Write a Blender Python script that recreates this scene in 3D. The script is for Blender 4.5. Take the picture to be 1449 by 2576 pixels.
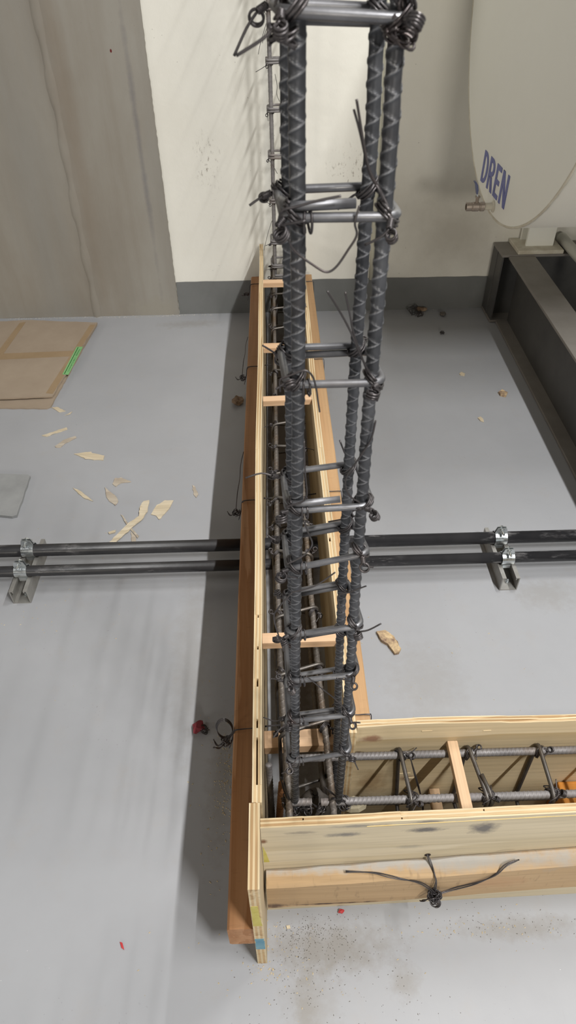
import bpy, math, random
import numpy as np
from mathutils import Vector, Matrix

for o in list(bpy.data.objects):
    bpy.data.objects.remove(o, do_unlink=True)
scene = bpy.context.scene
COL = scene.collection

# ---------------------------------------------------------------- camera
cam_d = bpy.data.cameras.new('camera')
cam = bpy.data.objects.new('camera', cam_d); COL.objects.link(cam)
cam_d.sensor_fit = 'VERTICAL'; cam_d.sensor_height = 24.0
cam_d.lens = 1681.0/2576.0*24.0
cam_d.clip_start = 0.02
rx = (0.9995915764739369, -0.026708774233413547, -0.010164724359202786)
uy = (0.025440922041064983, 0.6696685869868154, 0.7422241865425719)
bz = (-0.013016901630206783, -0.7421796446831662, 0.6700745744243091)
cam.matrix_world = Matrix(((rx[0], uy[0], bz[0], 0), (rx[1], uy[1], bz[1], 0), (rx[2], uy[2], bz[2], 1.2), (0, 0, 0, 1)))
cam_d.dof.use_dof = True; cam_d.dof.focus_distance = 1.15; cam_d.dof.aperture_fstop = 10.0
scene.camera = cam

# ---------------------------------------------------------------- light
world = bpy.data.worlds.new('world'); scene.world = world
world.use_nodes = True
bg = world.node_tree.nodes['Background']
bg.inputs[0].default_value = (1.0, 0.93, 0.84, 1); bg.inputs[1].default_value = 0.05

def tube_lamp(name, loc, length, width, power, col=(1, 0.99, 0.97)):
    d = bpy.data.lights.new(name, 'AREA'); d.shape = 'RECTANGLE'
    d.size = width; d.size_y = length; d.energy = power; d.color = col
    o = bpy.data.objects.new(name, d); COL.objects.link(o); o.location = loc
    return o
tube_lamp('ceiling_tube_lamp', (1.20, -0.95, 3.20), 0.75, 0.04, 104)
tube_lamp('ceiling_tube_lamp', (1.20, 0.00, 3.20), 0.75, 0.04, 46)
tube_lamp('ceiling_tube_lamp', (1.20, 1.45, 3.20), 0.75, 0.04, 38)  # added tube with no known source, lifts the right-hand floor
tube_lamp('ceiling_tube_lamp', (-2.40, -0.30, 3.20), 1.2, 0.04, 9)
def fill_lamp(loc, power, col=(1, 0.94, 0.84), r=.4):
    """unseen soft fill light, added to brighten the walls and the tank end"""
    d = bpy.data.lights.new('fill_lamp', 'POINT'); d.energy = power; d.shadow_soft_size = r; d.color = col
    o = bpy.data.objects.new('fill_lamp', d); COL.objects.link(o); o.location = loc
fill_lamp((0.9, -7.0, 2.3), 480)
fill_lamp((-4.5, -4.0, 2.2), 200, r=.6)
fill_lamp((-5.0, 0.5, 2.2), 95, r=.6)

scene.view_settings.view_transform = 'Standard'; scene.view_settings.look = 'None'
scene.view_settings.gamma = 1.0; scene.view_settings.use_curve_mapping = False
scene.view_settings.exposure = 0.0

# ---------------------------------------------------------------- materials
class NT:
    def __init__(s, name):
        s.m = bpy.data.materials.new(name); s.m.use_nodes = True
        s.t = s.m.node_tree; s.b = s.t.nodes['Principled BSDF']
        s.tc = s.t.nodes.new('ShaderNodeTexCoord')
    def n(s, typ, **k):
        x = s.t.nodes.new(typ)
        for a, v in k.items(): setattr(x, a, v)
        return x
    def l(s, a, b): s.t.links.new(a, b)
    def coord(s, scale=(1, 1, 1), rot=(0, 0, 0), loc=(0, 0, 0)):
        m = s.n('ShaderNodeMapping'); s.l(s.tc.outputs['Object'], m.inputs[0])
        m.inputs['Scale'].default_value = scale; m.inputs['Rotation'].default_value = rot
        m.inputs['Location'].default_value = loc
        return m.outputs[0]
    def noise(s, scale=(1, 1, 1), sc=5, detail=4, rough=.6, dist=0, loc=(0, 0, 0)):
        x = s.n('ShaderNodeTexNoise'); s.l(s.coord(scale, loc=loc), x.inputs['Vector'])
        x.inputs['Scale'].default_value = sc; x.inputs['Detail'].default_value = detail
        x.inputs['Roughness'].default_value = rough; x.inputs['Distortion'].default_value = dist
        return x.outputs[0]
    def vor(s, sc, scale=(1, 1, 1)):
        x = s.n('ShaderNodeTexVoronoi'); s.l(s.coord(scale), x.inputs['Vector'])
        x.inputs['Scale'].default_value = sc
        return x.outputs['Distance']
    def ramp(s, f, stops):
        r = s.n('ShaderNodeValToRGB'); s.l(f, r.inputs[0]); e = r.color_ramp.elements
        while len(e) < len(stops): e.new(.5)
        for i, (p, c) in enumerate(stops):
            e[i].position = p
            e[i].color = (c, c, c, 1) if isinstance(c, (int, float)) else (*c, 1)
        return r.outputs[0]
    def rng(s, f, a, b, c=0., d=1.):
        m = s.n('ShaderNodeMapRange'); s.l(f, m.inputs[0])
        for i, v in enumerate((a, b, c, d)): m.inputs[i+1].default_value = v
        return m.outputs[0]
    def math(s, op, a, b=None):
        m = s.n('ShaderNodeMath', operation=op)
        for i, v in enumerate((a, b)):
            if v is None: continue
            if isinstance(v, (int, float)): m.inputs[i].default_value = v
            else: s.l(v, m.inputs[i])
        return m.outputs[0]
    def mix(s, f, a, b, typ='MIX'):
        m = s.n('ShaderNodeMix', data_type='RGBA', blend_type=typ)
        for sock, v in ((m.inputs[0], f), (m.inputs[6], a), (m.inputs[7], b)):
            if isinstance(v, (int, float)): sock.default_value = v
            elif isinstance(v, tuple): sock.default_value = (*v, 1)
            else: s.l(v, sock)
        return m.outputs[2]
    def spot(s, c, r, soft=.6, nsc=30, namp=.8):
        """soft blob mask with a ragged rim, centre c, half sizes r (object coordinates)"""
        v = s.n('ShaderNodeVectorMath', operation='SUBTRACT'); s.l(s.tc.outputs['Object'], v.inputs[0]); v.inputs[1].default_value = c
        w = s.n('ShaderNodeVectorMath', operation='DIVIDE'); s.l(v.outputs[0], w.inputs[0]); w.inputs[1].default_value = r
        q = s.n('ShaderNodeVectorMath', operation='LENGTH'); s.l(w.outputs[0], q.inputs[0])
        nz = s.noise(sc=nsc, detail=5, rough=.7)
        d = s.math('ADD', q.outputs['Value'], s.math('MULTIPLY', s.math('SUBTRACT', nz, .5), namp*2))
        return s.rng(d, 1., 1.-soft, 0., 1.)
    def out(s, color=None, rough=.5, metal=0., bump=None, bstr=.2, bdist=.002, spec=.5):
        b = s.b
        for nm, v in (('Base Color', color), ('Roughness', rough), ('Metallic', metal), ('Specular IOR Level', spec)):
            if v is None: continue
            if isinstance(v, tuple): b.inputs[nm].default_value = (*v, 1)
            elif isinstance(v, (int, float)): b.inputs[nm].default_value = v
            else: s.l(v, b.inputs[nm])
        if bump is not None:
            x = s.n('ShaderNodeBump'); s.l(bump, x.inputs['Height'])
            x.inputs['Strength'].default_value = bstr; x.inputs['Distance'].default_value = bdist
            s.l(x.outputs[0], b.inputs['Normal'])
        return s.m

def mat_floor():
    t = NT('grey_floor_paint')
    c = t.ramp(t.noise(sc=2.2, detail=6, rough=.65), [(.3, (.335, .341, .358)), (.7, (.375, .381, .398))])
    c = t.mix(t.rng(t.noise(sc=14, detail=6, rough=.7), .55, .75, 0, .35), c, (.36, .34, .325))
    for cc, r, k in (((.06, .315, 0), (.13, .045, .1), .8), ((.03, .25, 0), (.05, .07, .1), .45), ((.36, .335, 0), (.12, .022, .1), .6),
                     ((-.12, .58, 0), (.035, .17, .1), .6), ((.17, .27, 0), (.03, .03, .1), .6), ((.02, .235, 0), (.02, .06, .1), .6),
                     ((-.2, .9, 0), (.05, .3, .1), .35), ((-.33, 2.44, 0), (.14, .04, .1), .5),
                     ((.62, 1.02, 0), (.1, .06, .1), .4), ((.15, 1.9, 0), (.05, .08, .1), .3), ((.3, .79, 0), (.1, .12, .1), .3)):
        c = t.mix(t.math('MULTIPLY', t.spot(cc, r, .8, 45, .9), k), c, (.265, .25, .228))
    # spilled mortar and dirt in the bottom of the trenches
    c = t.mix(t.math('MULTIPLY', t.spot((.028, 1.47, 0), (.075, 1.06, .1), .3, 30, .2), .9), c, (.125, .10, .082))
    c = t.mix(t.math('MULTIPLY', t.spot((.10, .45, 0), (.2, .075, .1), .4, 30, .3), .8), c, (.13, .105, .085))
    dark = t.rng(t.noise(sc=180, detail=2, rough=.5), .70, .74, 0, .6)
    c = t.mix(t.math('MULTIPLY', dark, t.rng(t.noise(sc=3.5, detail=2), .5, .7)), c, (.12, .11, .10))
    w = t.rng(t.vor(60), .035, .02); gate = t.rng(t.noise(sc=5.5, detail=2), .6, .68)
    c = t.mix(t.math('MULTIPLY', w, gate), c, (.85, .84, .80))
    scr = t.rng(t.noise(scale=(1, .12, 1), sc=60, detail=3), .68, .74, 0, .3)
    c = t.mix(t.math('MULTIPLY', scr, t.rng(t.noise(sc=2., detail=1, loc=(3, 1, 0)), .55, .7)), c, (.25, .24, .23))
    r = t.rng(t.noise(sc=6, detail=5), .3, .7, .40, .55)
    return t.out(c, r, 0, t.noise(sc=20, detail=5), .05, .003, .35)

def mat_concrete():
    t = NT('bare_concrete')
    c = t.ramp(t.noise(scale=(1, 1, .35), sc=3.2, detail=6, rough=.6), [(.28, (.225, .20, .166)), (.5, (.28, .257, .22)), (.72, (.325, .31, .276))])
    st = t.rng(t.noise(scale=(1, 1, .03), sc=14, detail=4, rough=.6), .5, .8, 0, .35)
    c = t.mix(st, c, (.20, .165, .125))
    c = t.mix(t.rng(t.noise(scale=(1, 1, .12), sc=5, detail=5, loc=(5, 0, 0)), .5, .7, 0, .5), c, (.27, .265, .245))
    c = t.mix(t.math('MULTIPLY', t.spot((-.66, 2.5, .62), (.05, .2, .7), .8, 8, .5), .35), c, (.20, .15, .105))
    c = t.mix(t.math('MULTIPLY', t.spot((-.47, 2.5, .03), (.12, .2, .05), .6, 25, .9), .7), c, (.30, .28, .235))
    c = t.mix(t.math('MULTIPLY', t.spot((-.44, 2.5, .6), (.012, .2, .6), .9, 12, .9), .5), c, (.14, .135, .15))
    c = t.mix(t.spot((-.488, 2.5, .877), (.004, .2, .006), .4, 60, .3), c, (.12, .01, .01))
    c = t.mix(t.rng(t.vor(45), .05, .03, 0, .35), c, (.10, .085, .07))
    return t.out(c, .75, 0, t.noise(scale=(1, 1, .5), sc=30, detail=6), .2, .004, .25)

def mat_whitewall():
    t = NT('white_wall_paint')
    c = t.ramp(t.noise(sc=2.5, detail=6, rough=.6), [(.3, (.79, .77, .695)), (.7, (.84, .825, .755))])
    sp = t.math('MULTIPLY', t.rng(t.vor(38), .055, .03), t.rng(t.noise(sc=6, detail=2), .50, .58))
    c = t.mix(t.math('MULTIPLY', sp, .8), c, (.10, .085, .065))
    sc = t.rng(t.noise(scale=(1, 1, .45), sc=85, detail=4, rough=.75), .56, .66, 0, .8)
    for cc, r in (((-.215, 2.53, .55), (.06, .2, .12), ), ((.27, 2.53, .53), (.09, .2, .09))):
        c = t.mix(t.math('MULTIPLY', t.spot(cc, r, .9, 20, .5), sc), c, (.16, .11, .075))
    c = t.mix(t.math('MULTIPLY', t.spot((.68, 2.53, .3), (.32, .2, .26), .9, 6, .4), .55), c, (.33, .295, .24))
    bump = t.math('ADD', t.noise(sc=60, detail=5), t.math('MULTIPLY', t.noise(sc=9, detail=3), 1.5))
    return t.out(c, .6, 0, bump, .18, .004, .3)

def simple(name, c1, c2, sc=8, rough=.6, metal=0., bstr=.1, bsc=60, stretch=(1, 1, 1), spec=.5, bdist=.002):
    t = NT(name)
    c = t.ramp(t.noise(scale=stretch, sc=sc, detail=5, rough=.65), [(.32, c1), (.68, c2)])
    return t.out(c, rough, metal, t.noise(scale=stretch, sc=bsc, detail=4), bstr, bdist, spec)

def mat_wood(name, c1, c2, c3, axis, sc=9., rough=.62, knots=.0, bstr=.12, stains=(), marks=0., org=(0, 0, 0)):
    """wood: long stretched figure along one axis plus fine pores"""
    t = NT(name)
    s1 = [1, 1, 1]; s1[axis] = .06
    s2 = [1, 1, 1]; s2[axis] = .02
    s3 = [.25, .25, .25]; s3[axis] = 1
    fig = t.noise(scale=tuple(s1), sc=sc, detail=5, rough=.55, dist=.6)
    w = t.math('FRACT', t.math('MULTIPLY', fig, 5.))
    c = t.ramp(w, [(0., c2), (.45, c1), (.9, c3), (1., c2)])
    c = t.mix(t.rng(t.noise(scale=tuple(s2), sc=160, detail=3), .45, .8, 0, .55), c, tuple(v*.62 for v in c1))
    if marks:
        c = t.mix(t.rng(t.noise(scale=tuple(s3), sc=120, detail=2), .6, .75, 0, marks), c, tuple(v*.5 for v in c1))
    for cc, r, k, sc_ in stains:
        c = t.mix(t.math('MULTIPLY', t.spot(tuple(p-q for p, q in zip(cc, org)), r, .7, 40, .8), k), c, sc_)
    return t.out(c, rough, 0, t.noise(scale=tuple(s2), sc=170, detail=3), bstr, .002, .3)

def mat_steel(name, c1, c2, rust, ramt, rough=.45, metal=.75, sc=25, rib=None):
    t = NT(name)
    c = t.ramp(t.noise(sc=sc, detail=5), [(.3, c1), (.7, c2)])
    c = t.mix(t.rng(t.noise(sc=sc*.6, detail=6, loc=(2, 5, 1)), .62-.25*ramt, .8-.25*ramt, 0, min(1, .3+ramt)), c, rust)
    if rib:      # mill scale worn off on top of the raised ribs
        at = t.n('ShaderNodeAttribute'); at.attribute_name = 'wear'
        c = t.mix(t.math('MULTIPLY', t.rng(at.outputs['Fac'], .45, 1.), t.rng(t.noise(sc=70, detail=4), .3, .6, .35, .9)), c, rib)
    r = t.rng(t.noise(sc=40, detail=4), .3, .7, rough-.12, rough+.14)
    return t.out(c, r, metal, t.noise(sc=220, detail=3), .12, .0006)

def mat_pipe():
    t = NT('black_pipe_scuffed')
    c = t.ramp(t.noise(sc=12, detail=4), [(.3, (.018, .018, .02)), (.7, (.035, .034, .036))])
    m = t.math('MULTIPLY', t.rng(t.noise(scale=(.25, 1, 1), sc=45, detail=6, rough=.75), .52, .68), t.rng(t.noise(sc=7, detail=2), .45, .62))
    c = t.mix(t.math('MULTIPLY', m, .9), c, (.34, .33, .33))
    return t.out(c, .36, .0, t.noise(sc=60, detail=4), .1, .002)

M = {}
M['floor'] = mat_floor(); M['concrete'] = mat_concrete(); M['white'] = mat_whitewall()
M['band'] = simple('grey_skirting_paint', (.15, .155, .15), (.185, .19, .187), 5, .55, 0, .25, 25, spec=.3, bdist=.004)
M['bead'] = simple('cream_conduit', (.60, .585, .47), (.66, .65, .55), 9, .45)
for ax, nm in ((1, 'y'), (0, 'x')):
    M['ply_'+nm] = mat_wood('plywood_face_'+nm, (.53, .425, .275), (.47, .365, .22), (.575, .475, .325), ax, 7, .6)
    M['plyl_'+nm] = mat_wood('plywood_light_ply_'+nm, (.62, .50, .315), (.56, .435, .26), (.66, .55, .365), ax, 12, .65)
    M['plyd_'+nm] = mat_wood('plywood_dark_ply_'+nm, (.52, .36, .19), (.38, .24, .115), (.60, .44, .25), ax, 12, .7)
M['ply_front'] = mat_wood('plywood_face_smudged', (.58, .50, .355), (.535, .455, .31), (.62, .54, .395), 0, 7, .6, org=(0, .376, 0), stains=(
    ((.075, .38, .277), (.032, .05, .008), .75, (.12, .12, .13)), ((.185, .38, .279), (.034, .05, .009), .85, (.09, .09, .10)),
    ((.265, .38, .275), (.024, .05, .020), .85, (.10, .10, .11)), ((.10, .38, .302), (.05, .05, .005), .6, (.15, .15, .16)),
    ((.19, .38, .304), (.03, .05, .005), .7, (.12, .12, .13)), ((.02, .38, .29), (.03, .05, .006), .5, (.15, .13, .12)),
    ((.17, .38, .225), (.025, .05, .008), .4, (.2, .2, .18)), ((-.033, .375, .268), (.006, .05, .008), .9, (.16, .06, .02))))
M['ply_back'] = mat_wood('plywood_face_knotty', (.64, .515, .325), (.55, .42, .235), (.70, .58, .39), 0, 5, .6, org=(.3, .511, 0), stains=(
    ((.128, .511, .277), (.02, .05, .012), .9, (.30, .16, .10)), ((.112, .511, .235), (.012, .05, .007), .95, (.10, .045, .03)),
    ((.14, .511, .14), (.03, .05, .05), .6, (.26, .15, .06)), ((.2, .511, .15), (.02, .05, .012), .8, (.20, .10, .05)),
    ((.28, .511, .29), (.02, .05, .004), .5, (.7, .6, .45))))
M['timber_left'] = mat_wood('red_brown_timber', (.40, .205, .095), (.33, .15, .06), (.45, .24, .12), 1, 14, .6, marks=.25)
M['timber_right'] = mat_wood('tan_timber', (.50, .31, .16), (.44, .26, .125), (.54, .35, .19), 1, 10, .6, marks=.2)
M['timber_front'] = mat_wood('weathered_timber', (.44, .30, .165), (.38, .255, .135), (.50, .35, .20), 0, 10, .65, marks=.55, bstr=.3, org=(0, .36, .1), stains=(
    ((.1, .37, .19), (.55, .013, .03), .95, (.40, .385, .36)), ((.3, .362, .2), (.25, .012, .03), .7, (.33, .31, .28)),
    ((.06, .35, .101), (.09, .02, .004), .95, (.05, .03, .025)), ((-.02, .35, .10), (.02, .02, .012), .9, (.09, .055, .04)),
    ((.30, .35, .15), (.06, .02, .03), .35, (.40, .20, .10))))
M['spacer_wood'] = mat_wood('sawn_spacer_wood', (.66, .44, .27), (.58, .37, .215), (.70, .49, .315), 0, 14, .65)
M['spacer_y'] = mat_wood('sawn_spacer_wood_y', (.64, .44, .27), (.56, .37, .21), (.68, .49, .31), 1, 14, .65)
M['orange_wood'] = mat_wood('deep_orange_wood', (.62, .25, .045), (.50, .17, .02), (.70, .33, .08), 0, 14, .5)  # saturated orange over the whole block
M['rebar'] = mat_steel('mill_scale_rebar', (.058, .060, .066), (.135, .138, .148), (.085, .065, .052), .12, rib=(.34, .345, .36))
M['rebar_brown'] = mat_steel('brownish_rebar', (.12, .105, .095), (.20, .18, .16), (.16, .10, .05), .45, .55, .55, rib=(.23, .205, .18))
M['rebar_rust'] = mat_steel('rusty_rebar', (.20, .09, .035), (.32, .15, .06), (.12, .05, .02), .5, .75, .2)
M['rebar_grey'] = mat_steel('grey_rebar', (.17, .16, .16), (.27, .255, .25), (.18, .12, .08), .3, .62, .35, rib=(.25, .235, .23))
M['stirrup'] = mat_steel('smooth_rod_steel', (.13, .13, .138), (.25, .25, .26), (.11, .09, .078), .2, .44, .75)
M['stirrup_dark'] = mat_steel('dark_rod_steel', (.085, .078, .072), (.17, .155, .14), (.12, .08, .05), .35, .45, .7)
M['wire'] = mat_steel('black_tie_wire', (.055, .05, .052), (.115, .105, .105), (.12, .075, .06), .2, .4, .7)
M['zinc'] = mat_steel('zinc_plate', (.52, .56, .58), (.70, .73, .74), (.5, .52, .52), 0., .3, .9)
M['galv'] = mat_steel('galvanised_strut', (.30, .29, .27), (.42, .41, .385), (.30, .27, .22), .2, .5, .55)
M['pipe'] = mat_pipe()
M['tank'] = simple('cream_tank_paint', (.84, .84, .775), (.87, .87, .81), 3, .42, 0, .03, 30)
M['tank_weld'] = simple('cream_weld_bead', (.52, .47, .37), (.66, .63, .53), 30, .6, 0, .4, 60)
M['blue'] = simple('blue_stencil_paint', (.14, .155, .37), (.18, .20, .43), 40, .6)
M['valve'] = mat_steel('nickel_valve_body', (.30, .25, .21), (.42, .36, .31), (.22, .14, .10), .3, .45, .5)
M['blue_grip'] = simple('blue_vinyl_grip', (.09, .11, .21), (.13, .15, .27), 30, .5)
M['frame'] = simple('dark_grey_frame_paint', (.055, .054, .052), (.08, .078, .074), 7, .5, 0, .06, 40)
M['frame_top'] = simple('pale_grey_frame_paint', (.19, .175, .158), (.25, .232, .21), 7, .55, 0, .06, 40)  # flange colour, paler and browner than the web
M['card'] = simple('brown_cardboard', (.315, .25, .188), (.37, .30, .228), 6, .8, 0, .12, 25, spec=.2)
M['tape'] = simple('brown_packing_tape', (.30, .21, .12), (.35, .25, .15), 8, .45)
M['green'] = simple('green_label_paper', (.20, .46, .18), (.26, .54, .23), 20, .6)
M['ink'] = simple('dark_green_ink', (.03, .10, .03), (.04, .13, .04), 20, .6)
M['slate'] = simple('grey_cement_board', (.24, .245, .245), (.33, .335, .335), 9, .75, 0, .1, 40)
M['chip'] = mat_wood('pale_wood_chip', (.62, .53, .385), (.54, .45, .31), (.66, .58, .44), 0, 20, .8)
M['chip_grey'] = mat_wood('greyish_wood_chip', (.47, .41, .33), (.36, .30, .24), (.52, .46, .38), 0, 20, .8)
M['chip_bark'] = simple('splintered_wood_with_bark', (.15, .085, .07), (.66, .50, .29), 60, .8, 0, .4, 120)
M['brown_bit'] = simple('brown_crumpled_bark', (.13, .08, .05), (.36, .25, .16), 60, .85, 0, .4, 120)
M['red'] = simple('red_plastic', (.42, .03, .035), (.55, .05, .05), 30, .5)
M['dark_red'] = simple('dark_red_rag', (.14, .018, .026), (.22, .03, .04), 30, .9)
M['yellow_paint'] = simple('yellow_paint_mark', (.44, .37, .06), (.56, .50, .16), 50, .7)
M['blue_paint'] = simple('blue_paint_mark', (.09, .24, .34), (.17, .33, .40), 50, .7)
M['yellow_line'] = simple('raw_wood_scratch', (.75, .55, .22), (.85, .66, .32), 50, .7)
M['rubble'] = simple('pale_mortar_lump', (.38, .33, .23), (.52, .47, .34), 30, .9, 0, .4, 60)
M['pedestal'] = simple('rough_concrete_stub', (.055, .05, .045), (.12, .105, .09), 30, .9, 0, .5, 50)
M['dust'] = simple('sawdust_crumbs', (.42, .34, .21), (.62, .52, .36), 90, .9)
M['grit'] = simple('dark_grit', (.10, .09, .08), (.19, .17, .145), 90, .9)
M['plaster'] = simple('grey_white_plaster', (.36, .35, .32), (.47, .455, .42), 60, .9)
M['void'] = simple('painted_hole_shade', (.02, .012, .008), (.03, .02, .012), 30, .9)

STEEL = M
# ---------------------------------------------------------------- mesh helpers
def mesh_obj(name, verts, faces, mats, origin, midx=None, smooth=False, parent=None):
    """one mesh object; verts in world coordinates, stored relative to origin"""
    me = bpy.data.meshes.new(name)
    v = np.asarray(verts, dtype=np.float64).reshape(-1, 3)-np.array(origin, dtype=np.float64)
    me.from_pydata(v.tolist(), [], [tuple(f) for f in faces])
    for m in (mats if isinstance(mats, (list, tuple)) else [mats]): me.materials.append(m)
    if midx is not None: me.polygons.foreach_set('material_index', np.asarray(midx, dtype=np.int32))
    if smooth: me.polygons.foreach_set('use_smooth', np.ones(len(faces), dtype=bool))
    me.update()
    o = bpy.data.objects.new(name, me); COL.objects.link(o)
    if parent is not None: o.parent = parent
    else: o.location = origin
    return o
def thing(name, label, cat, loc, group=None):
    o = bpy.data.objects.new(name, None); COL.objects.link(o); o.location = loc
    o.empty_display_size = .02
    o['label'] = label; o['category'] = cat
    if group: o['group'] = group
    return o
def tag(o, label, cat, group=None, kind=None):
    if label: o['label'] = label
    if cat: o['category'] = cat
    if group: o['group'] = group
    if kind: o['kind'] = kind
    return o
def part(name, vf, mat, parent, smooth=False, label=None, kind=None):
    """a part: parented to its thing (or to a part of it), mesh stored relative to the thing's base"""
    top = parent
    while top.parent is not None: top = top.parent
    o = mesh_obj(name, vf[0], vf[1], mat, tuple(top.location), vf[2] if len(vf) > 2 else None, smooth, parent)
    if len(vf) > 3: o.data.attributes.new('wear', 'FLOAT', 'POINT').data.foreach_set('value', vf[3].astype(np.float32))
    return tag(o, label, None, None, kind)
def solo(name, vf, mat, label=None, cat=None, group=None, kind=None, smooth=False, org=None):
    """a thing that is one mesh"""
    v = np.asarray(vf[0]).reshape(-1, 3)
    if org is None: org = (float((v[:, 0].min()+v[:, 0].max())/2), float((v[:, 1].min()+v[:, 1].max())/2), float(v[:, 2].min()))
    o = mesh_obj(name, v, vf[1], mat, org, vf[2] if len(vf) > 2 else None, smooth)
    return tag(o, label, cat, group, kind)

def join(*vfs):
    V = []; F = []; MI = []; n = 0
    for vf in vfs:
        v = np.asarray(vf[0]).reshape(-1, 3); V.append(v)
        F += [tuple(int(i)+n for i in q) for q in vf[1]]
        MI += list(vf[2]) if len(vf) > 2 else [0]*len(vf[1])
        n += len(v)
    return np.concatenate(V), F, MI
def withmat(vf, i): return vf[0], vf[1], [i]*len(vf[1])
BOXF = [(0, 3, 2, 1), (4, 5, 6, 7), (0, 1, 5, 4), (1, 2, 6, 5), (2, 3, 7, 6), (3, 0, 4, 7)]
def box(x0, x1, y0, y1, z0, z1):
    return np.array([(x0, y0, z0), (x1, y0, z0), (x1, y1, z0), (x0, y1, z0), (x0, y0, z1), (x1, y0, z1), (x1, y1, z1), (x0, y1, z1)]), BOXF
def bbox(x0, x1, y0, y1, z0, z1, b=.002):
    """chamfered box"""
    import bmesh
    bm = bmesh.new(); v, f = box(x0, x1, y0, y1, z0, z1)
    vs = [bm.verts.new(q) for q in v]
    for q in f: bm.faces.new([vs[i] for i in q])
    bmesh.ops.bevel(bm, geom=bm.edges[:], offset=b, segments=2, affect='EDGES', profile=.5)
    bm.verts.index_update()
    V = np.array([q.co[:] for q in bm.verts]); F = [tuple(l.index for l in q.verts) for q in bm.faces]
    bm.free(); return V, F
def xform(vf, mat):
    v = np.asarray(vf[0]); R = np.array(mat.to_3x3()); t = np.array(mat.translation)
    return (v@R.T+t, *vf[1:])
def prism(poly, z0, z1):
    """vertical extrusion of an xy outline"""
    n = len(poly); a = sum(poly[i][0]*poly[(i+1) % n][1]-poly[(i+1) % n][0]*poly[i][1] for i in range(n))
    if a < 0: poly = poly[::-1]
    z1s = z1 if hasattr(z1, '__len__') else [z1]*n
    z0s = z0 if hasattr(z0, '__len__') else [z0]*n
    V = [(p[0], p[1], z) for p, z in zip(poly, z0s)]+[(p[0], p[1], z) for p, z in zip(poly, z1s)]
    F = [tuple(range(n-1, -1, -1)), tuple(range(n, 2*n))]+[(i, (i+1) % n, n+(i+1) % n, n+i) for i in range(n)]
    return np.array(V), F
def smoothpath(pts, n=6, closed=False):
    P = np.asarray(pts, float); m = len(P)
    if m < 3 or n <= 1: return P
    out = []
    rng_ = range(m) if closed else range(m-1)
    for i in rng_:
        g = (lambda k: P[k % m]) if closed else (lambda k: P[min(max(k, 0), m-1)])
        p0, p1, p2, p3 = g(i-1), g(i), g(i+1), g(i+2)
        for k in range(n):
            t = k/n
            out.append(.5*((2*p1)+(-p0+p2)*t+(2*p0-5*p1+4*p2-p3)*t*t+(-p0+3*p1-3*p2+p3)*t**3))
    if not closed: out.append(P[-1])
    return np.array(out)
def frames(P, closed=False):
    n = len(P)
    T = np.zeros_like(P)
    T[1:-1] = P[2:]-P[:-2]; T[0] = P[1]-P[0]; T[-1] = P[-1]-P[-2]
    if closed: T[0] = P[1]-P[-1]; T[-1] = P[0]-P[-2]
    T /= np.linalg.norm(T, axis=1, keepdims=True)+1e-12
    a = np.array([0, 0, 1.]) if abs(T[0][2]) < .9 else np.array([0, 1., 0])
    N = np.zeros_like(P); u = a-T[0]*(a@T[0]); N[0] = u/np.linalg.norm(u)
    for i in range(1, n):
        u = N[i-1]-T[i]*(N[i-1]@T[i]); N[i] = u/(np.linalg.norm(u)+1e-12)
    B = np.cross(T, N)
    return T, N, B
def tube(pts, r, sides=8, sm=0, closed=False):
    P = smoothpath(pts, sm, closed) if sm else np.asarray(pts, float)
    T, N, B = frames(P, closed); n = len(P)
    rr = np.asarray(r)*np.ones(n)
    th = np.linspace(0, 2*np.pi, sides, endpoint=False)
    ring = np.cos(th)[None, :, None]*N[:, None, :]+np.sin(th)[None, :, None]*B[:, None, :]
    V = (P[:, None, :]+ring*rr[:, None, None]).reshape(-1, 3)
    F = []
    for i in range(n if closed else n-1):
        a = i*sides; b = ((i+1) % n)*sides
        for k in range(sides):
            k2 = (k+1) % sides
            F.append((a+k, a+k2, b+k2, b+k))
    if not closed:
        F.append(tuple(range(sides-1, -1, -1))); F.append(tuple((n-1)*sides+k for k in range(sides)))
    return V, F
def cyl(p0, p1, r, sides=24): return tube([p0, p1], r, sides)
def lathe(profile, origin, axis, sides=48):
    """profile: (radius, distance along axis)"""
    ax = np.array(axis, float); ax /= np.linalg.norm(ax)
    a = np.array([0, 0, 1.]) if abs(ax[2]) < .9 else np.array([0, 1., 0])
    u = a-ax*(a@ax); u /= np.linalg.norm(u); w = np.cross(ax, u)
    th = np.linspace(0, 2*np.pi, sides, endpoint=False); V = []; F = []
    for r, d in profile:
        V.append(np.array(origin)+ax*d+r*(np.cos(th)[:, None]*u+np.sin(th)[:, None]*w))
    V = np.concatenate(V); n = len(profile)
    for i in range(n-1):
        for k in range(sides):
            k2 = (k+1) % sides; F.append((i*sides+k, i*sides+k2, (i+1)*sides+k2, (i+1)*sides+k))
    if profile[0][0] > 1e-6: F.append(tuple(range(sides-1, -1, -1)))
    if profile[-1][0] > 1e-6: F.append(tuple((n-1)*sides+k for k in range(sides)))
    return V, F
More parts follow.
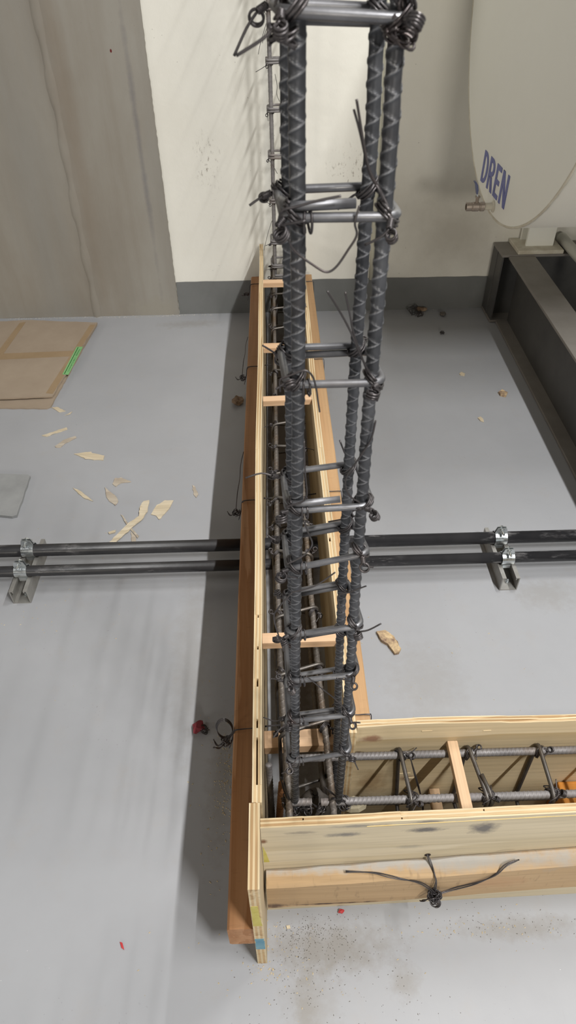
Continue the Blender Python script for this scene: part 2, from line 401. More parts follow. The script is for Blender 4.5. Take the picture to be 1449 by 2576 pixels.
def rebar(pts, r, ds=.0009, sides=32, pitch=.0126, h=.0007, kind='zigzag', rot=0., sm=8):
    """deformed bar: two longitudinal ribs and zigzag (or slanting) cross ribs raised on the surface"""
    P = smoothpath(pts, sm) if len(pts) > 2 else np.asarray(pts, float)
    seg = np.linalg.norm(np.diff(P, axis=0), axis=1); s = np.r_[0, np.cumsum(seg)]
    n = max(2, int(s[-1]/ds)); u = np.linspace(0, s[-1], n)
    Q = np.stack([np.interp(u, s, P[:, k]) for k in range(3)], 1)
    T, N, B = frames(Q)
    th = np.linspace(0, 2*np.pi, sides, endpoint=False)
    S, TH = np.meshgrid(u, th, indexing='ij')
    w = .00078
    ang = np.mod(TH+rot, 2*np.pi); half = (ang > np.pi).astype(float); t = np.mod(ang, np.pi)/np.pi
    if kind == 'zigzag':
        ph = np.mod(S/pitch+half*.3, 1.); tri = 1-np.abs(2*ph-1)
        d = np.abs(t-(.08+.84*tri))*np.pi*r*.43
    else:
        ph = np.mod(S/(pitch*.5)+(t-.5)*(1.3), 1.); d = np.abs(ph-.5)*pitch*.5*.85
    rib = np.clip(1.5-d/w, 0, 1)
    lon = np.clip(1.3-np.minimum(t, 1-t)*np.pi*r/.0009, 0, 1)
    R = r*.93+h*np.maximum(rib, lon*.8)
    V = (Q[:, None, :]+R[:, :, None]*(np.cos(th)[None, :, None]*N[:, None, :]+np.sin(th)[None, :, None]*B[:, None, :])).reshape(-1, 3)
    i = np.arange(n-1)[:, None]*sides; k = np.arange(sides)[None, :]; k2 = (k+1) % sides
    F = np.stack([i+k, i+k2, i+sides+k2, i+sides+k], -1).reshape(-1, 4)
    F = [tuple(q) for q in F.tolist()]
    WEAR = np.clip(np.maximum(rib, lon*.5), 0, 1).reshape(-1)
    F.append(tuple(range(sides-1, -1, -1))); F.append(tuple((n-1)*sides+k for k in range(sides)))
    return V, F, None, WEAR
def fillet_loop(corners, rad, n=5, closed=True):
    C = [np.array(c, float) for c in corners]; m = len(C); out = []
    for i in range(m):
        if not closed and i in (0, m-1): out.append(C[i]); continue
        p, c, q = C[i-1], C[i], C[(i+1) % m]
        a = p-c; b = q-c; la = np.linalg.norm(a); lb = np.linalg.norm(b)
        r = min(rad, la*.45, lb*.45); a = c+a/la*r; b = c+b/lb*r
        for k in range(n+1):
            t = k/n; out.append((1-t)**2*a+2*t*(1-t)*c+t*t*b)
    return np.array(out)
def stirrup_vf(corners, r, hook=None, rad=.011, sides=10):
    vf = tube(fillet_loop(corners, rad), r, sides, closed=True)
    if hook is not None: return join(vf, tube(fillet_loop(hook, rad, closed=False), r, sides))
    return vf

WR = .00088
def strand2(pts, sm=5, r=WR, off=.0009, sides=6, seed=0):
    """two wires running side by side"""
    P = smoothpath(pts, sm); T, N, B = frames(P)
    a = np.linspace(0, 2.2*np.pi, len(P))+seed
    d = (np.cos(a)[:, None]*N+np.sin(a)[:, None]*B)*off
    return join(tube(P+d, r, sides), tube(P-d, r, sides))
def wire_tie(c, axis, tang, out, rng, rb=.0085, tail=.03, coil=1, scale=1.):
    """tie wire: double loop cinched round bar and stirrup, twisted stub with coils, loose tails"""
    c = np.array(c, float); ax = np.array(axis, float); tg = np.array(tang, float); ou = np.array(out, float)
    for v in (ax, tg, ou): v /= np.linalg.norm(v)
    parts = []
    sg = 1 if rng.random() < .5 else -1
    nrm = ax*.75+sg*tg*.66; nrm /= np.linalg.norm(nrm)
    e1 = ou-nrm*(ou@nrm); e1 /= np.linalg.norm(e1); e2 = np.cross(nrm, e1)
    a = np.linspace(.15, 2*np.pi*1.95, 30); rr = rb*scale*(1+.1*np.sin(a*2.3+rng.random()*6))
    L = c+np.cos(a)[:, None]*e1*rr[:, None]+np.sin(a)[:, None]*e2*rr[:, None]+nrm*((a/a[-1]-.5)*.0045)[:, None]
    parts.append(tube(L, WR, 6)); parts.append(tube(L+nrm*.0019+e1*.0004, WR, 6))
    st = c+ou*rb*scale*1.02
    # twisted stub
    dirv = ou*rng.uniform(.3, .9)+ax*rng.uniform(-.9, .5)+tg*rng.uniform(-.7, .7); dirv /= np.linalg.norm(dirv)
    b1 = np.cross(dirv, tg); b1 /= np.linalg.norm(b1)+1e-9; b2 = np.cross(dirv, b1)
    a = np.linspace(0, 2*np.pi*3, 28)
    ln = .0065*scale
    tw = st+dirv*(a/a[-1]*ln)[:, None]+(np.cos(a)[:, None]*b1+np.sin(a)[:, None]*b2)*.0016
    parts.append(tube(tw, WR, 6)); parts.append(tube(st+dirv*(a/a[-1]*ln)[:, None]-(np.cos(a)[:, None]*b1+np.sin(a)[:, None]*b2)*.0016, WR, 6))
    e = st+dirv*ln
    if coil:
        q = rng.uniform(.003, .0046)*scale; a = np.linspace(0, 2*np.pi*rng.uniform(1.6, 2.8), 34)
        f1 = tg*.8+ax*rng.uniform(-.5, .5); f1 /= np.linalg.norm(f1); f2 = dirv-f1*(dirv@f1); f2 /= np.linalg.norm(f2); f3 = np.cross(f1, f2)
        ctr = e+f2*q
        K = ctr-np.cos(a)[:, None]*f2*(q*(1-.1*a/a[-1]))[:, None]+np.sin(a)[:, None]*f1*q+f3*((a/a[-1])*.004)[:, None]
        parts.append(tube(K, WR, 6)); parts.append(tube(K+f3*.0018+f2*.0006, WR, 6))
    if tail:
        d = tg*rng.choice((-1, 1))*rng.uniform(.3, 1)+ax*rng.uniform(-1, 1)+ou*.15; d /= np.linalg.norm(d)
        d2 = d+np.array([rng.uniform(-.5, .5) for _ in range(3)]); d2 /= np.linalg.norm(d2)
        parts.append(tube([e, e+d*tail*.4, e+d*tail*.6+d2*tail*.4], WR, 6, sm=4))
    return join(*parts)
def coil_knot(c, r, rng, turns=4, strands=3, plane=None):
    """loose crumpled knot of wire"""
    parts = []
    for s in range(strands):
        a = np.linspace(0, 2*np.pi*turns/strands+1, 56); ph = rng.random()*6
        n = np.array([rng.uniform(-1, 1) for _ in range(3)]); n /= np.linalg.norm(n)
        u = np.cross(n, (0, 0, 1.)); u /= np.linalg.norm(u)+1e-9; w = np.cross(n, u)
        q = r*(.65+.35*np.sin(a*1.7+ph))
        parts.append(tube(np.array(c)+np.cos(a+ph)[:, None]*u*q[:, None]+np.sin(a+ph)[:, None]*w*q[:, None]+n*(r*.3*np.sin(a*.9))[:, None], WR, 6))
    return join(*parts)

# ================================================================ SETTING
WY = 2.53
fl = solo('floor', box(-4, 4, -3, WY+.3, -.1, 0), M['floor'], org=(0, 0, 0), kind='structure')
wl = solo('wall_back', box(-.384, 4, WY, WY+.3, -.05, 3), M['white'], org=(0, 0, 0), kind='structure')
rg = random.Random(3)
# bare concrete pier: stands a few millimetres proud of the painted wall, ragged arris
n = 300; V = []; F = []
for i in range(n+1):
    z = -.05+3.05*i/n; jx = rg.uniform(-.0011, .0009)
    V += [(-4, WY-.008, z), (-.379+jx, WY-.008, z), (-.379+jx, WY+.3, z), (-4, WY+.3, z)]
    if i:
        a = (i-1)*4; b = i*4
        for k in range(4): F.append((a+k, a+(k+1) % 4, b+(k+1) % 4, b+k))
F += [(3, 2, 1, 0), (n*4, n*4+1, n*4+2, n*4+3)]
pier = solo('wall_left', (np.array(V), F), M['concrete'], org=(0, 0, 0), kind='structure')
# form joint fin down the concrete
V = []; F = []; n = 90
for i in range(n+1):
    z = .0+2.9*i/n; w = .012+.003*math.sin(i*1.1)+rg.uniform(-.001, .001); x = -.703+.0145*z+.0015*math.sin(i*.37)
    V += [(x-w*1.6, WY-.006, z), (x-w*.2, WY-.019-rg.uniform(0, .002), z), (x+w, WY-.006, z)]
    if i:
        a = (i-1)*3; b = i*3
        F += [(a, a+1, b+1, b), (a+1, a+2, b+2, b+1)]
part('form_joint', (np.array(V), F), M['concrete'], pier, smooth=True)
# skirting band, slightly wavy top edge
V = []; F = []; n = 90; x0, x1 = -.377, 3.
for i in range(n+1):
    x = x0+(x1-x0)*i/n; z = .131-.0015*(x)+rg.uniform(-.0012, .0012)
    V += [(x, WY-.004, -.02), (x, WY-.004, z), (x, WY+.02, z), (x, WY+.02, -.02)]
    if i:
        a = (i-1)*4; b = i*4
        for k in range(4): F.append((a+k, b+k, b+(k+1) % 4, a+(k+1) % 4))
solo('baseboard_back', (np.array(V), F), M['band'], org=(0, 0, 0), kind='structure')
tr = solo('trim_1', tube([(.381, WY-.004, .128), (.3795, WY-.004, .3), (.36, WY-.004, .9), (.352, WY-.004, 1.6), (.345, WY-.004, 2.9)], .0105, 12), M['bead'], org=(.36, WY, 0), kind='structure', smooth=True)
tr['label'] = 'slim cream conduit running up the white wall'

# ================================================================ PLYWOOD FORMS
def ply(axis, u0, u1, face0, t, ztop, bow=lambda u: 0., step=.02, notches=(), voids=(), seed=0, edge_noise=.0012, zbot=0.):
    """plywood sheet on edge: five veneers with their own slightly uneven edges; face0 = lower coordinate of the sheet"""
    r = random.Random(seed)
    us = list(np.arange(u0, u1, step))+[u1]
    for a, b in notches: us += [a, a+1e-5, b-1e-5, b]
    for a, b, _ in voids: us += [a, a+1e-5, b-1e-5, b]
    us = sorted(us); n = len(us); parts_ = []
    th = [0, .17, .40, .60, .83, 1.]
    for k in range(5):
        V = []; F = []; MI = []
        base = r.uniform(-.0008, .0004)*(1 if k in (1, 3) else .3)
        dz = 0
        for i, u in enumerate(us):
            if i % 3 == 0: dz = r.uniform(-edge_noise, edge_noise*.3)
            z1 = ztop(u)+base+dz; z0 = zbot
            for a, b in notches:
                if a < u < b: z0 = .088
            for a, b, kk in voids:
                if kk == k and a < u < b: z1 -= .012
            p0 = face0+bow(u)+th[k]*t; p1 = face0+bow(u)+th[k+1]*t
            for p, z in ((p0, z0), (p1, z0), (p1, z1), (p0, z1)):
                V.append((u, p, z) if axis == 'x' else (p, u, z))
            if i:
                a = (i-1)*4; b = i*4
                for q, mi in ((0, 1), (1, 0), (2, 1), (3, 0)):
                    f = (a+q, a+(q+1) % 4, b+(q+1) % 4, b+q)
                    F.append(f if axis == 'y' else f[::-1])
                    if mi == 1: MI.append(1 if k % 2 == 0 else 2)
                    else: MI.append(0 if (k == 4 and q == 1) or (k == 0 and q == 3) else 2)
        e = (n-1)*4
        for f in ((3, 2, 1, 0), (e, e+1, e+2, e+3)):
            F.append(f if axis == 'y' else f[::-1]); MI.append(1 if k % 2 == 0 else 2)
        parts_.append((np.array(V), F, MI))
    return join(*parts_)
PY = [M['ply_y'], M['plyl_y'], M['plyd_y']]
PX = [M['ply_x'], M['plyl_x'], M['plyd_x']]
NP = ((1.048, 1.195),)
lbow = lambda y: .0012*math.sin(y*4.)+.0007*math.sin(y*9)
ltop = lambda y: .311-.036*max(0, (y-2.05)/.47)**1.5
left = solo('plywood_panel', ply('y', .4055, 2.515, -.0475, .0135, ltop, lbow, .02, NP, ((.43, .50, 2), (.515, .53, 2), (.585, .60, 2), (.655, .662, 2), (.72, .727, 2)), 1), PY,
    'long plywood form panel along the left side of the trench, from column to wall', 'plywood')
short = solo('plywood_panel', ply('y', .298, .405, -.0505, .0145, lambda y: .311, lambda y: 0, .02, (), (), 2, .0006), PY,
    'short end piece of plywood with yellow and blue paint marks on its edge', 'plywood')
for nm, y0, za, zb, col, lab in (('paint_mark', .298, .176, .252, 'yellow_paint', 'yellow paint mark'), ('paint_mark', .298, .073, .12, 'blue_paint', 'blue paint mark')):
    nn = 10; V = []; F = []
    for i in range(nn+1):
        z = za+(zb-za)*i/nn; j0 = rg.uniform(0, .0015); j1 = rg.uniform(0, .002)+(.004*(i/nn) if col == 'yellow_paint' else 0)
        V += [(-.0503+j0, y0-.0004, z), (-.0362-j1, y0-.0004, z), (-.0362-j1, y0+.001, z), (-.0503+j0, y0+.001, z)]
        if i:
            a = (i-1)*4; b = i*4
            for k in range(4): F.append((a+k, a+(k+1) % 4, b+(k+1) % 4, b+k))
    F += [(3, 2, 1, 0), (nn*4, nn*4+1, nn*4+2, nn*4+3)]
    part(nm, (np.array(V), F), M[col], short, label=lab)
rbow = lambda y: -.0035*math.sin(max(0, min(1, (y-.7)/1.4))*math.pi)+.0008*math.sin(y*8)
solo('plywood_panel', ply('y', .503, 2.515, .0915, .0138, lambda y: .311-.02*max(0, (y-2.0)/.5), rbow, .02, NP, ((.9, .91, 1), (1.9, 1.91, 2)), 3), PY,
    'long plywood form panel on edge along the right side of the trench towards the wall', 'plywood')
fsl = .0185
front = solo('plywood_panel', ply('x', -.0355, .80, .3715, .0128, lambda x: .311, lambda x: fsl*(x+.035), .015, (), ((.02, .022, 3), (.15, .152, 1), (.26, .262, 3)), 4), [M['ply_front'], M['plyl_x'], M['plyd_x']],
    'nearest plywood form panel, its smudged face towards the viewer above the weathered timber', 'plywood', org=(0, .376, 0))
def fy(x, d=0.): return .3715+fsl*(x+.035)-d
V = []; F = []; n = 30
for i in range(n+1):
    x = .105+.3*i/n; w = .0009+.0006*math.sin(i*.9); z = .2985+.0035*math.sin(x*3)
    V += [(x, fy(x, .0004), z-w), (x, fy(x, .0004), z+w), (x, fy(x, -.001), z+w), (x, fy(x, -.001), z-w)]
    if i:
        a = (i-1)*4; b = i*4
        for k in range(4): F.append((a+k, b+k, b+(k+1) % 4, a+(k+1) % 4))
F += [(0, 1, 2, 3), (n*4+3, n*4+2, n*4+1, n*4)]
part('scratch', (np.array(V), F), M['yellow_line'], front, label='bright scratch line along the panel')
yp = fy(-.03, .0006); yq = fy(-.03, -.001)
part('paint_mark', (np.array([(-.0342, yp, .198), (-.0265, yp, .198), (-.0305, yp, .232), (-.0342, yp, .252), (-.0342, yq, .198), (-.0265, yq, .198), (-.0305, yq, .232), (-.0342, yq, .252)]),
     [(0, 1, 2, 3), (7, 6, 5, 4), (0, 4, 5, 1), (1, 5, 6, 2), (2, 6, 7, 3), (3, 7, 4, 0)]), M['yellow_paint'], front, label='yellow paint streak')
hx = .1996
part('tie_hole', lathe([(0, 0), (.0045, 0), (.0045, .004)], (hx, fy(hx, .0006), .1935), (0, 1, 0), 14), M['void'], front)  # flat dark disc, the shade inside the hole put into its colour
back = solo('plywood_panel', ply('x', .1058, .80, .511, .0115, lambda x: .311+.004*math.exp(-((x-.2)/.15)**2)-.003*math.exp(-((x-.1)/.05)**2), lambda x: 0, .015, (), (), 5, .0016), [M['ply_back'], M['plyl_x'], M['plyd_x']],
    'knotty plywood form panel across the back of the right-hand trench', 'plywood', org=(.3, .511, 0))
for i, (x, z, ln, hh) in enumerate(((.21, .296, .016, .0014), (.19, .165, .02, .004), (.205, .15, .028, .005), (.3, .292, .012, .001))):
    part('splinter', xform(bbox(-ln/2, ln/2, -.001, .0008, -hh*.6, hh*.6, .0004), Matrix.Translation((x, .5112, z)) @ Matrix.Rotation(rg.uniform(-.12, .12), 4, 'Y')), M['plyl_x'], back)

# ================================================================ WALER TIMBERS
def timber(axis, u0, u1, a0, a1, z0f, z1f, seed, step=.06, rr=.0025):
    """sawn timber with eased, slightly uneven arrises"""
    r = random.Random(seed); us = list(np.arange(u0, u1, step))+[u1]; V = []; F = []
    m = 8
    for i, u in enumerate(us):
        z0 = z0f(u); z1 = z1f(u); q = rr*(1+r.uniform(-.4, .5)); A0 = a0(u); A1 = a1(u)
        sec = [(A0+q, z0), (A1-q, z0), (A1, z0+q), (A1, z1-q), (A1-q, z1), (A0+q, z1), (A0, z1-q), (A0, z0+q)]
        for a, z in sec: V.append((u, a, z) if axis == 'x' else (a, u, z))
        if i:
            p = (i-1)*m; b = i*m
            for k in range(m):
                f = (p+k, p+(k+1) % m, b+(k+1) % m, b+k); F.append(f if axis == 'y' else f[::-1])
    e = (len(us)-1)*m
    for f in (tuple(range(m-1, -1, -1)), tuple(e+k for k in range(m))): F.append(f if axis == 'y' else f[::-1])
    return np.array(V), F
C_ = lambda v: (lambda u: v)
solo('timber_beam', timber('y', .302, 2.50, lambda y: -.0865-.002*math.sin(y*1.6), lambda y: -.0495+min(0, lbow(y)), C_(.085), lambda y: .150+.008*min(1, (y-.3)/.6), 6), M['timber_left'],
    'reddish timber beam tied along the outside of the left plywood panel', 'timber')
solo('timber_beam', timber('y', .527, 2.47, lambda y: .1055+max(0, rbow(y))+.001, lambda y: .1455+.001*math.sin(y*2), C_(.092), C_(.175), 7), M['timber_right'],
    'tan timber beam along the outside of the right plywood panel', 'timber')
solo('timber_beam', timber('x', -.032, .80, lambda x: fy(x, .0265+.001*math.sin(x*11)), lambda x: fy(x, .0008), lambda x: .092+.045*(x+.03)-.004, lambda x: .1735+.056*(x+.032), 8, .04, .003), M['timber_front'],
    'weathered timber beam with grey staining across the front of the nearest panel', 'timber', org=(0, .36, .1))

# ================================================================ SPACER STICKS
def stick(u0, u1, c, w, zt, h, axis, rz=0., mat='spacer_wood', seed=0):
    r = random.Random(seed)
    b = bbox(u0, u1, -w/2, w/2, -h, 0, .001) if axis == 'x' else bbox(-w/2, w/2, u0, u1, -h, 0, .001)
    cx = (c, 0)[axis == 'x']
    return xform(b, Matrix.Translation((0, c, zt) if axis == 'x' else (c, 0, zt)) @ Matrix.Rotation(rz, 4, 'Z'))
G = 'spacer sticks wedged between the form panels'
for y, w, rz, lab in ((.679, .021, .03, 'pale wooden spacer stick wedged across the long trench, nearest full-width one'),
                      (1.405, .022, .10, 'pale wooden spacer stick wedged across the middle of the long trench'),
                      (2.10, .026, -.02, 'pale wooden spacer stick at the wall end of the long trench')):
    solo('spacer_stick', stick(-.0335, .0895, y, w, .309, .016, 'x', rz*.3), M['spacer_wood'], lab, 'stick', G)
solo('spacer_stick', stick(-.0335, .09, .552, .03, .213, .02, 'x', .02), M['spacer_wood'], 'low wooden spacer stick just behind the corner column', 'stick', G)
solo('spacer_stick', stick(-.0335, .088, 1.745, .03, .27, .016, 'x', 0), M['spacer_wood'], 'half-hidden wooden spacer stick between the middle one and the wall', 'stick', G)
solo('spacer_stick', stick(.3855, .5105, .252, .0155, .2665, .013, 'y', 0), M['spacer_y'], 'wooden spacer stick lying across the right-hand trench on its reinforcing bars', 'stick', G)
solo('spacer_stick', stick(.3855, .5105, .2455, .017, .112, .015, 'y', 0), M['spacer_y'], 'short wooden stick end low in the right-hand trench below the upper spacer', 'stick', G)
solo('wood_block', bbox(.448, .56, .462, .510, .03, .125, .003), M['orange_wood'], 'orange wood block wedged deep in the right-hand trench at the photo edge', 'wood')

# ================================================================ REINFORCEMENT: CORNER COLUMN
R5 = .0051; RS = .0031
col = thing('rebar_column', 'tall dark rebar column of four ribbed bars with stirrups standing in the trench corner', 'rebar cage', (.042, .465, 0))
def bar(pts, **k):
    return rebar([tuple(p) for p in pts], **k)
FLp = [(.012, .432, .02), (.012, .432, .2959), (.0128, .432, .3844), (.0139, .432, .6348), (.0154, .432, .8041), (.0164, .432, .9261), (.0164, .432, 1.0183), (.0157, .432, 1.111), (.0158, .432, 1.1551), (.016, .432, 1.42)]
FRp = [(.0745, .432, .02), (.0745, .432, .3806), (.0745, .432, .5598), (.0725, .432, .6957), (.0713, .432, .8252), (.0706, .432, .9246), (.0706, .432, 1.0171), (.0698, .432, 1.1101), (.0688, .432, 1.1544), (.068, .432, 1.42)]
BLp = [(.0095, .5, .02), (.0107, .5, .3672), (.0118, .5, .5461), (.0125, .5, .7419), (.0124, .5, .8832), (.0123, .5, .9898), (.0119, .5, 1.0971), (.0122, .5, 1.1481), (.0125, .5, 1.42)]
BRp = [(.0790, .5, .02), (.0765, .5, .2522), (.0717, .5, .4598), (.0689, .5, .6169), (.0674, .5, .7921), (.0671, .5, .8817), (.0678, .5, 1.0039), (.0684, .5, 1.0962), (.0675, .5, 1.1474), (.067, .5, 1.42)]
for p, rot in ((FLp, -1.2), (FRp, -.75), (BLp, -1.0), (BRp, -.9)):
    part('rebar', bar(p, r=R5, rot=rot), STEEL['rebar'], col, smooth=True)
ST = [(0.0092, 0.424, 1.1611), (0.0756, 0.424, 1.157), (0.0643, 0.508, 1.1539), (0.0048, 0.508, 1.1575), (0.0059, 0.424, 1.0597), (0.0742, 0.424, 1.0591), (0.0746, 0.508, 1.0525), (0.0017, 0.508, 1.0511), (0.0103, 0.424, 0.9422), (0.0771, 0.424, 0.9424), (0.067, 0.508, 0.9279), (0.004, 0.508, 0.9265), (0.0066, 0.424, 0.8186), (0.0754, 0.424, 0.8222), (0.0741, 0.508, 0.8026), (-0.0, 0.508, 0.7927), (0.008, 0.424, 0.7457), (0.0769, 0.424, 0.7642), (0.0748, 0.508, 0.7257), (-0.0017, 0.508, 0.7112), (0.0047, 0.424, 0.647), (0.0767, 0.424, 0.6588), (0.0771, 0.508, 0.6327), (-0.0022, 0.508, 0.6161), (0.0038, 0.424, 0.5637), (0.0786, 0.424, 0.5752), (0.0754, 0.508, 0.5523), (-0.0022, 0.508, 0.5362), (0.0028, 0.424, 0.4809), (0.0753, 0.424, 0.4928), (0.0773, 0.508, 0.4656), (-0.0006, 0.508, 0.4489), (0.0048, 0.424, 0.3814), (0.0778, 0.424, 0.4036), (0.0794, 0.508, 0.3687), (-0.002, 0.508, 0.3545)]
def bx(P, z):
    zs = [p[2] for p in P]; return float(np.interp(z, zs, [p[0] for p in P]))
hooks = {0: 'r', 1: 'f', 2: 'r', 3: 'f', 4: 'r', 5: 'r', 6: 'r', 7: 'l', 8: 'r'}
tie_r = random.Random(11)
def corners_for(k):
    fl_, fr_, rr_, rl_ = [np.array(ST[4*k+i]) for i in range(4)]
    # stirrup legs lie just outside the bars
    for c, P, sx in ((fl_, FLp, -1), (rl_, BLp, -1)):
        c[0] = bx(P, c[2])-R5-RS
    for c, P in ((fr_, FRp), (rr_, BRp)):
        c[0] = bx(P, c[2])+R5+RS
    fl_[1] = fr_[1] = .432-R5-RS; rl_[1] = rr_[1] = .5+R5+RS
    return fl_, fr_, rr_, rl_
for k in range(9):
    fl_, fr_, rr_, rl_ = corners_for(k)
    h = hooks[k]
    up = np.array([0, 0, .0066])
    if h == 'f': hook = [rl_*.35+fl_*.65+up*.6, fl_+up*.9+np.array([.001, .001, 0]), fl_*.3+fr_*.7+up*1.15+np.array([-.006, .002, 0])]
    elif h == 'r': hook = [fr_*.3+rr_*.7+up*.3, rr_-np.array([.0, .0, .0066]), rr_*.25+rl_*.75-up*1.1]
    else: hook = [fl_*.7+fr_*.3-up, fl_-up+np.array([.001, 0, 0]), fl_*.45+rl_*.55+up*2.4]
    part('stirrup', stirrup_vf([fl_, fr_, rr_, rl_], RS, hook, .012), M['stirrup'], col, smooth=True)
    for c, P, out in ((fl_, FLp, (-.7, -.7, 0)), (fr_, FRp, (.2, -1, 0)), (rr_, BRp, (.2, .8, 0)), (rl_, BLp, (-1, .2, 0))):
        cc = (bx(P, c[2]), .432 if out[1] < 0 else .5, c[2])
        part('tie_wire', wire_tie((cc[0]+out[0]*.003, cc[1]+out[1]*.003, cc[2]), (0, 0, 1), (1, 0, 0), out, tie_r, .0088, tie_r.choice((0, .012, .018, .028))), M['wire'], col, smooth=True)
    if k not in (0,):
        q = fl_*.8+fr_*.2
        part('tie_wire', tube([(q[0]+.0025*math.sin(a*.5), q[1]+.0045*math.cos(a)+.0005, q[2]-.003+.0065*math.sin(a)) for a in np.linspace(0, 6.28*1.8, 30)], WR, 6), M['wire'], col, smooth=True)
tails = {
 'a': [(.0756, .425, 1.0516), (.0736, .421, 1.0588), (.0663, .425, 1.0727), (.0602, .425, 1.0817), (.056, .425, 1.0914), (.0517, .425, 1.1079), (.0484, .425, 1.1216)],
 'a2': [(.0745, .428, 1.0542), (.0655, .424, 1.073), (.0594, .428, 1.0815), (.0553, .428, 1.0928), (.0515, .428, 1.1052), (.0475, .428, 1.1162)],
 'b': [(.0086, .418, 1.0553), (.0105, .418, 1.0469), (.0146, .418, 1.0407), (.0247, .418, 1.033), (.0336, .418, 1.0279), (.0399, .418, 1.0309), (.0469, .418, 1.0413), (.0519, .418, 1.0504), (.0504, .418, 1.058), (.0528, .42, 1.0672)],
 'c': [(.0038, .42, 1.0589), (.0064, .418, 1.0658), (.0147, .418, 1.0679), (.0277, .418, 1.0711), (.0413, .418, 1.0735)],
 'd': [(.0721, .425, .9342), (.0697, .423, .946), (.0598, .425, .9655), (.0518, .425, .9839), (.0429, .425, 1.0001), (.0353, .425, 1.0122)],
 'd2': [(.0723, .428, .9357), (.0635, .426, .9574), (.0551, .428, .9794), (.0516, .428, .9942), (.0476, .428, 1.0098)],
 'e': [(.0029, .418, .9404), (.0031, .418, .9502), (.0102, .418, .9533), (.0201, .418, .9572), (.0258, .418, .9529), (.0288, .418, .943), (.0305, .418, .9312), (.0319, .418, .9221)],
 'f': [(.0206, .42, .8941), (.0214, .42, .8667), (.0231, .42, .8458), (.0226, .42, .8372), (.0193, .42, .832), (.0059, .42, .8267)],
 'g': [(.0756, .425, .9083), (.0732, .425, .8908), (.0655, .425, .8735), (.0554, .425, .8512), (.0589, .425, .8339), (.0685, .425, .8247), (.0742, .425, .8154)],
 'h': [(.0051, .42, .7565), (.0195, .42, .7663), (.0283, .42, .7811), (.0246, .42, .7959), (.0211, .42, .8102)],
 'i': [(.0103, .42, .7179), (.031, .42, .7256), (.0502, .42, .7441)],
 'j': [(.0589, .42, .6864), (.0541, .42, .7104), (.0653, .42, .7157), (.0744, .42, .721), (.0806, .42, .7241)],
 'k': [(.0014, .42, .6242), (-.0077, .42, .677), (-.0034, .42, .6951), (.0103, .42, .7179)],
 'l': [(.0246, .42, .58), (.038, .42, .5603), (.059, .42, .5313), (.0713, .42, .5099)],
}
for k, p in tails.items():
    part('tie_wire', tube(p, .00078, 6, sm=8), M['wire'], col, smooth=True)
# thick knots round the top stirrup
for c in ((.008, .424, 1.151), (.070, .424, 1.150), (.012, .44, 1.165), (.071, .43, 1.166)):
    part('tie_wire', coil_knot(c, .0085, tie_r, 6, 3), M['wire'], col, smooth=True)

# ================================================================ REINFORCEMENT: LONG TRENCH
cage = thing('rebar_beam_cage', 'brownish rebar cage lying along the long trench from the corner to the wall', 'rebar cage', (.027, 1.4, .08))
LB = [(.004, .40, .252), (.002, .5, .252), (-.005, .68, .249), (-.006, 1.0, .25), (-.003, 1.4, .25), (-.001, 1.8, .25), (.002, 2.46, .25)]
RB = [(.066, .41, .252), (.064, .5, .252), (.059, .64, .25), (.054, .93, .25), (.054, 1.4, .25), (.056, 2.46, .25)]
def low(P, z): return [(a, b, z) for a, b, c in P]
part('rebar', rebar(LB, R5, .0012, 24, rot=2.2, kind='zigzag'), STEEL['rebar_brown'], cage, smooth=True)
part('rebar', rebar(RB, R5, .0012, 24, rot=2.2, kind='zigzag'), STEEL['rebar_brown'], cage, smooth=True)
part('rebar', rebar(low(LB, .092), R5, .003, 10), STEEL['rebar_brown'], cage, smooth=True)
part('rebar', rebar(low(RB, .092), R5, .003, 10), STEEL['rebar_brown'], cage, smooth=True)
def px_(P, y): return float(np.interp(y, [p[1] for p in P], [p[0] for p in P]))
for i, y in enumerate((.545, .651, .774, .925, 1.01, 1.085, 1.18, 1.275, 1.374, 1.495, 1.622, 1.756, 1.879, 2.014, 2.118, 2.24, 2.36)):
    xl = px_(LB, y)-R5-RS; xr = px_(RB, y)+R5+RS; sl = tie_r.uniform(-.012, .012); tl = tie_r.uniform(-.012, .012)
    if i < 3: sl = .012
    C4 = [(xl, y-sl, .2585), (xr, y+sl, .2585), (xr, y+sl+tl, .0835), (xl, y-sl+tl, .0835)]
    part('stirrup', stirrup_vf(C4, RS, None, .012), M['stirrup_dark'], cage, smooth=True)
    for x, ou in ((xl+.008, (-1, -.2, .3)), (xr-.008, (1, -.2, .4))):
        part('tie_wire', wire_tie((x, y, .252), (0, 1, 0), (1, 0, 0), ou, tie_r, .0088, tie_r.choice((0, .01, .02)), coil=1), M['wire'], cage, smooth=True)
part('starter_bar', rebar([(-.022, .44, .02), (-.024, .47, .12), (-.026, .50, .23)], R5, .0015, 14, kind='slant'), STEEL['rebar_grey'], cage, smooth=True, label='pale grey ribbed starter bar')
part('starter_bar', rebar([(-.016, .43, .02), (-.013, .455, .12), (-.006, .475, .22)], .0056, .0012, 16, kind='slant'), STEEL['rebar_rust'], cage, smooth=True, label='rust-orange ribbed starter bar')

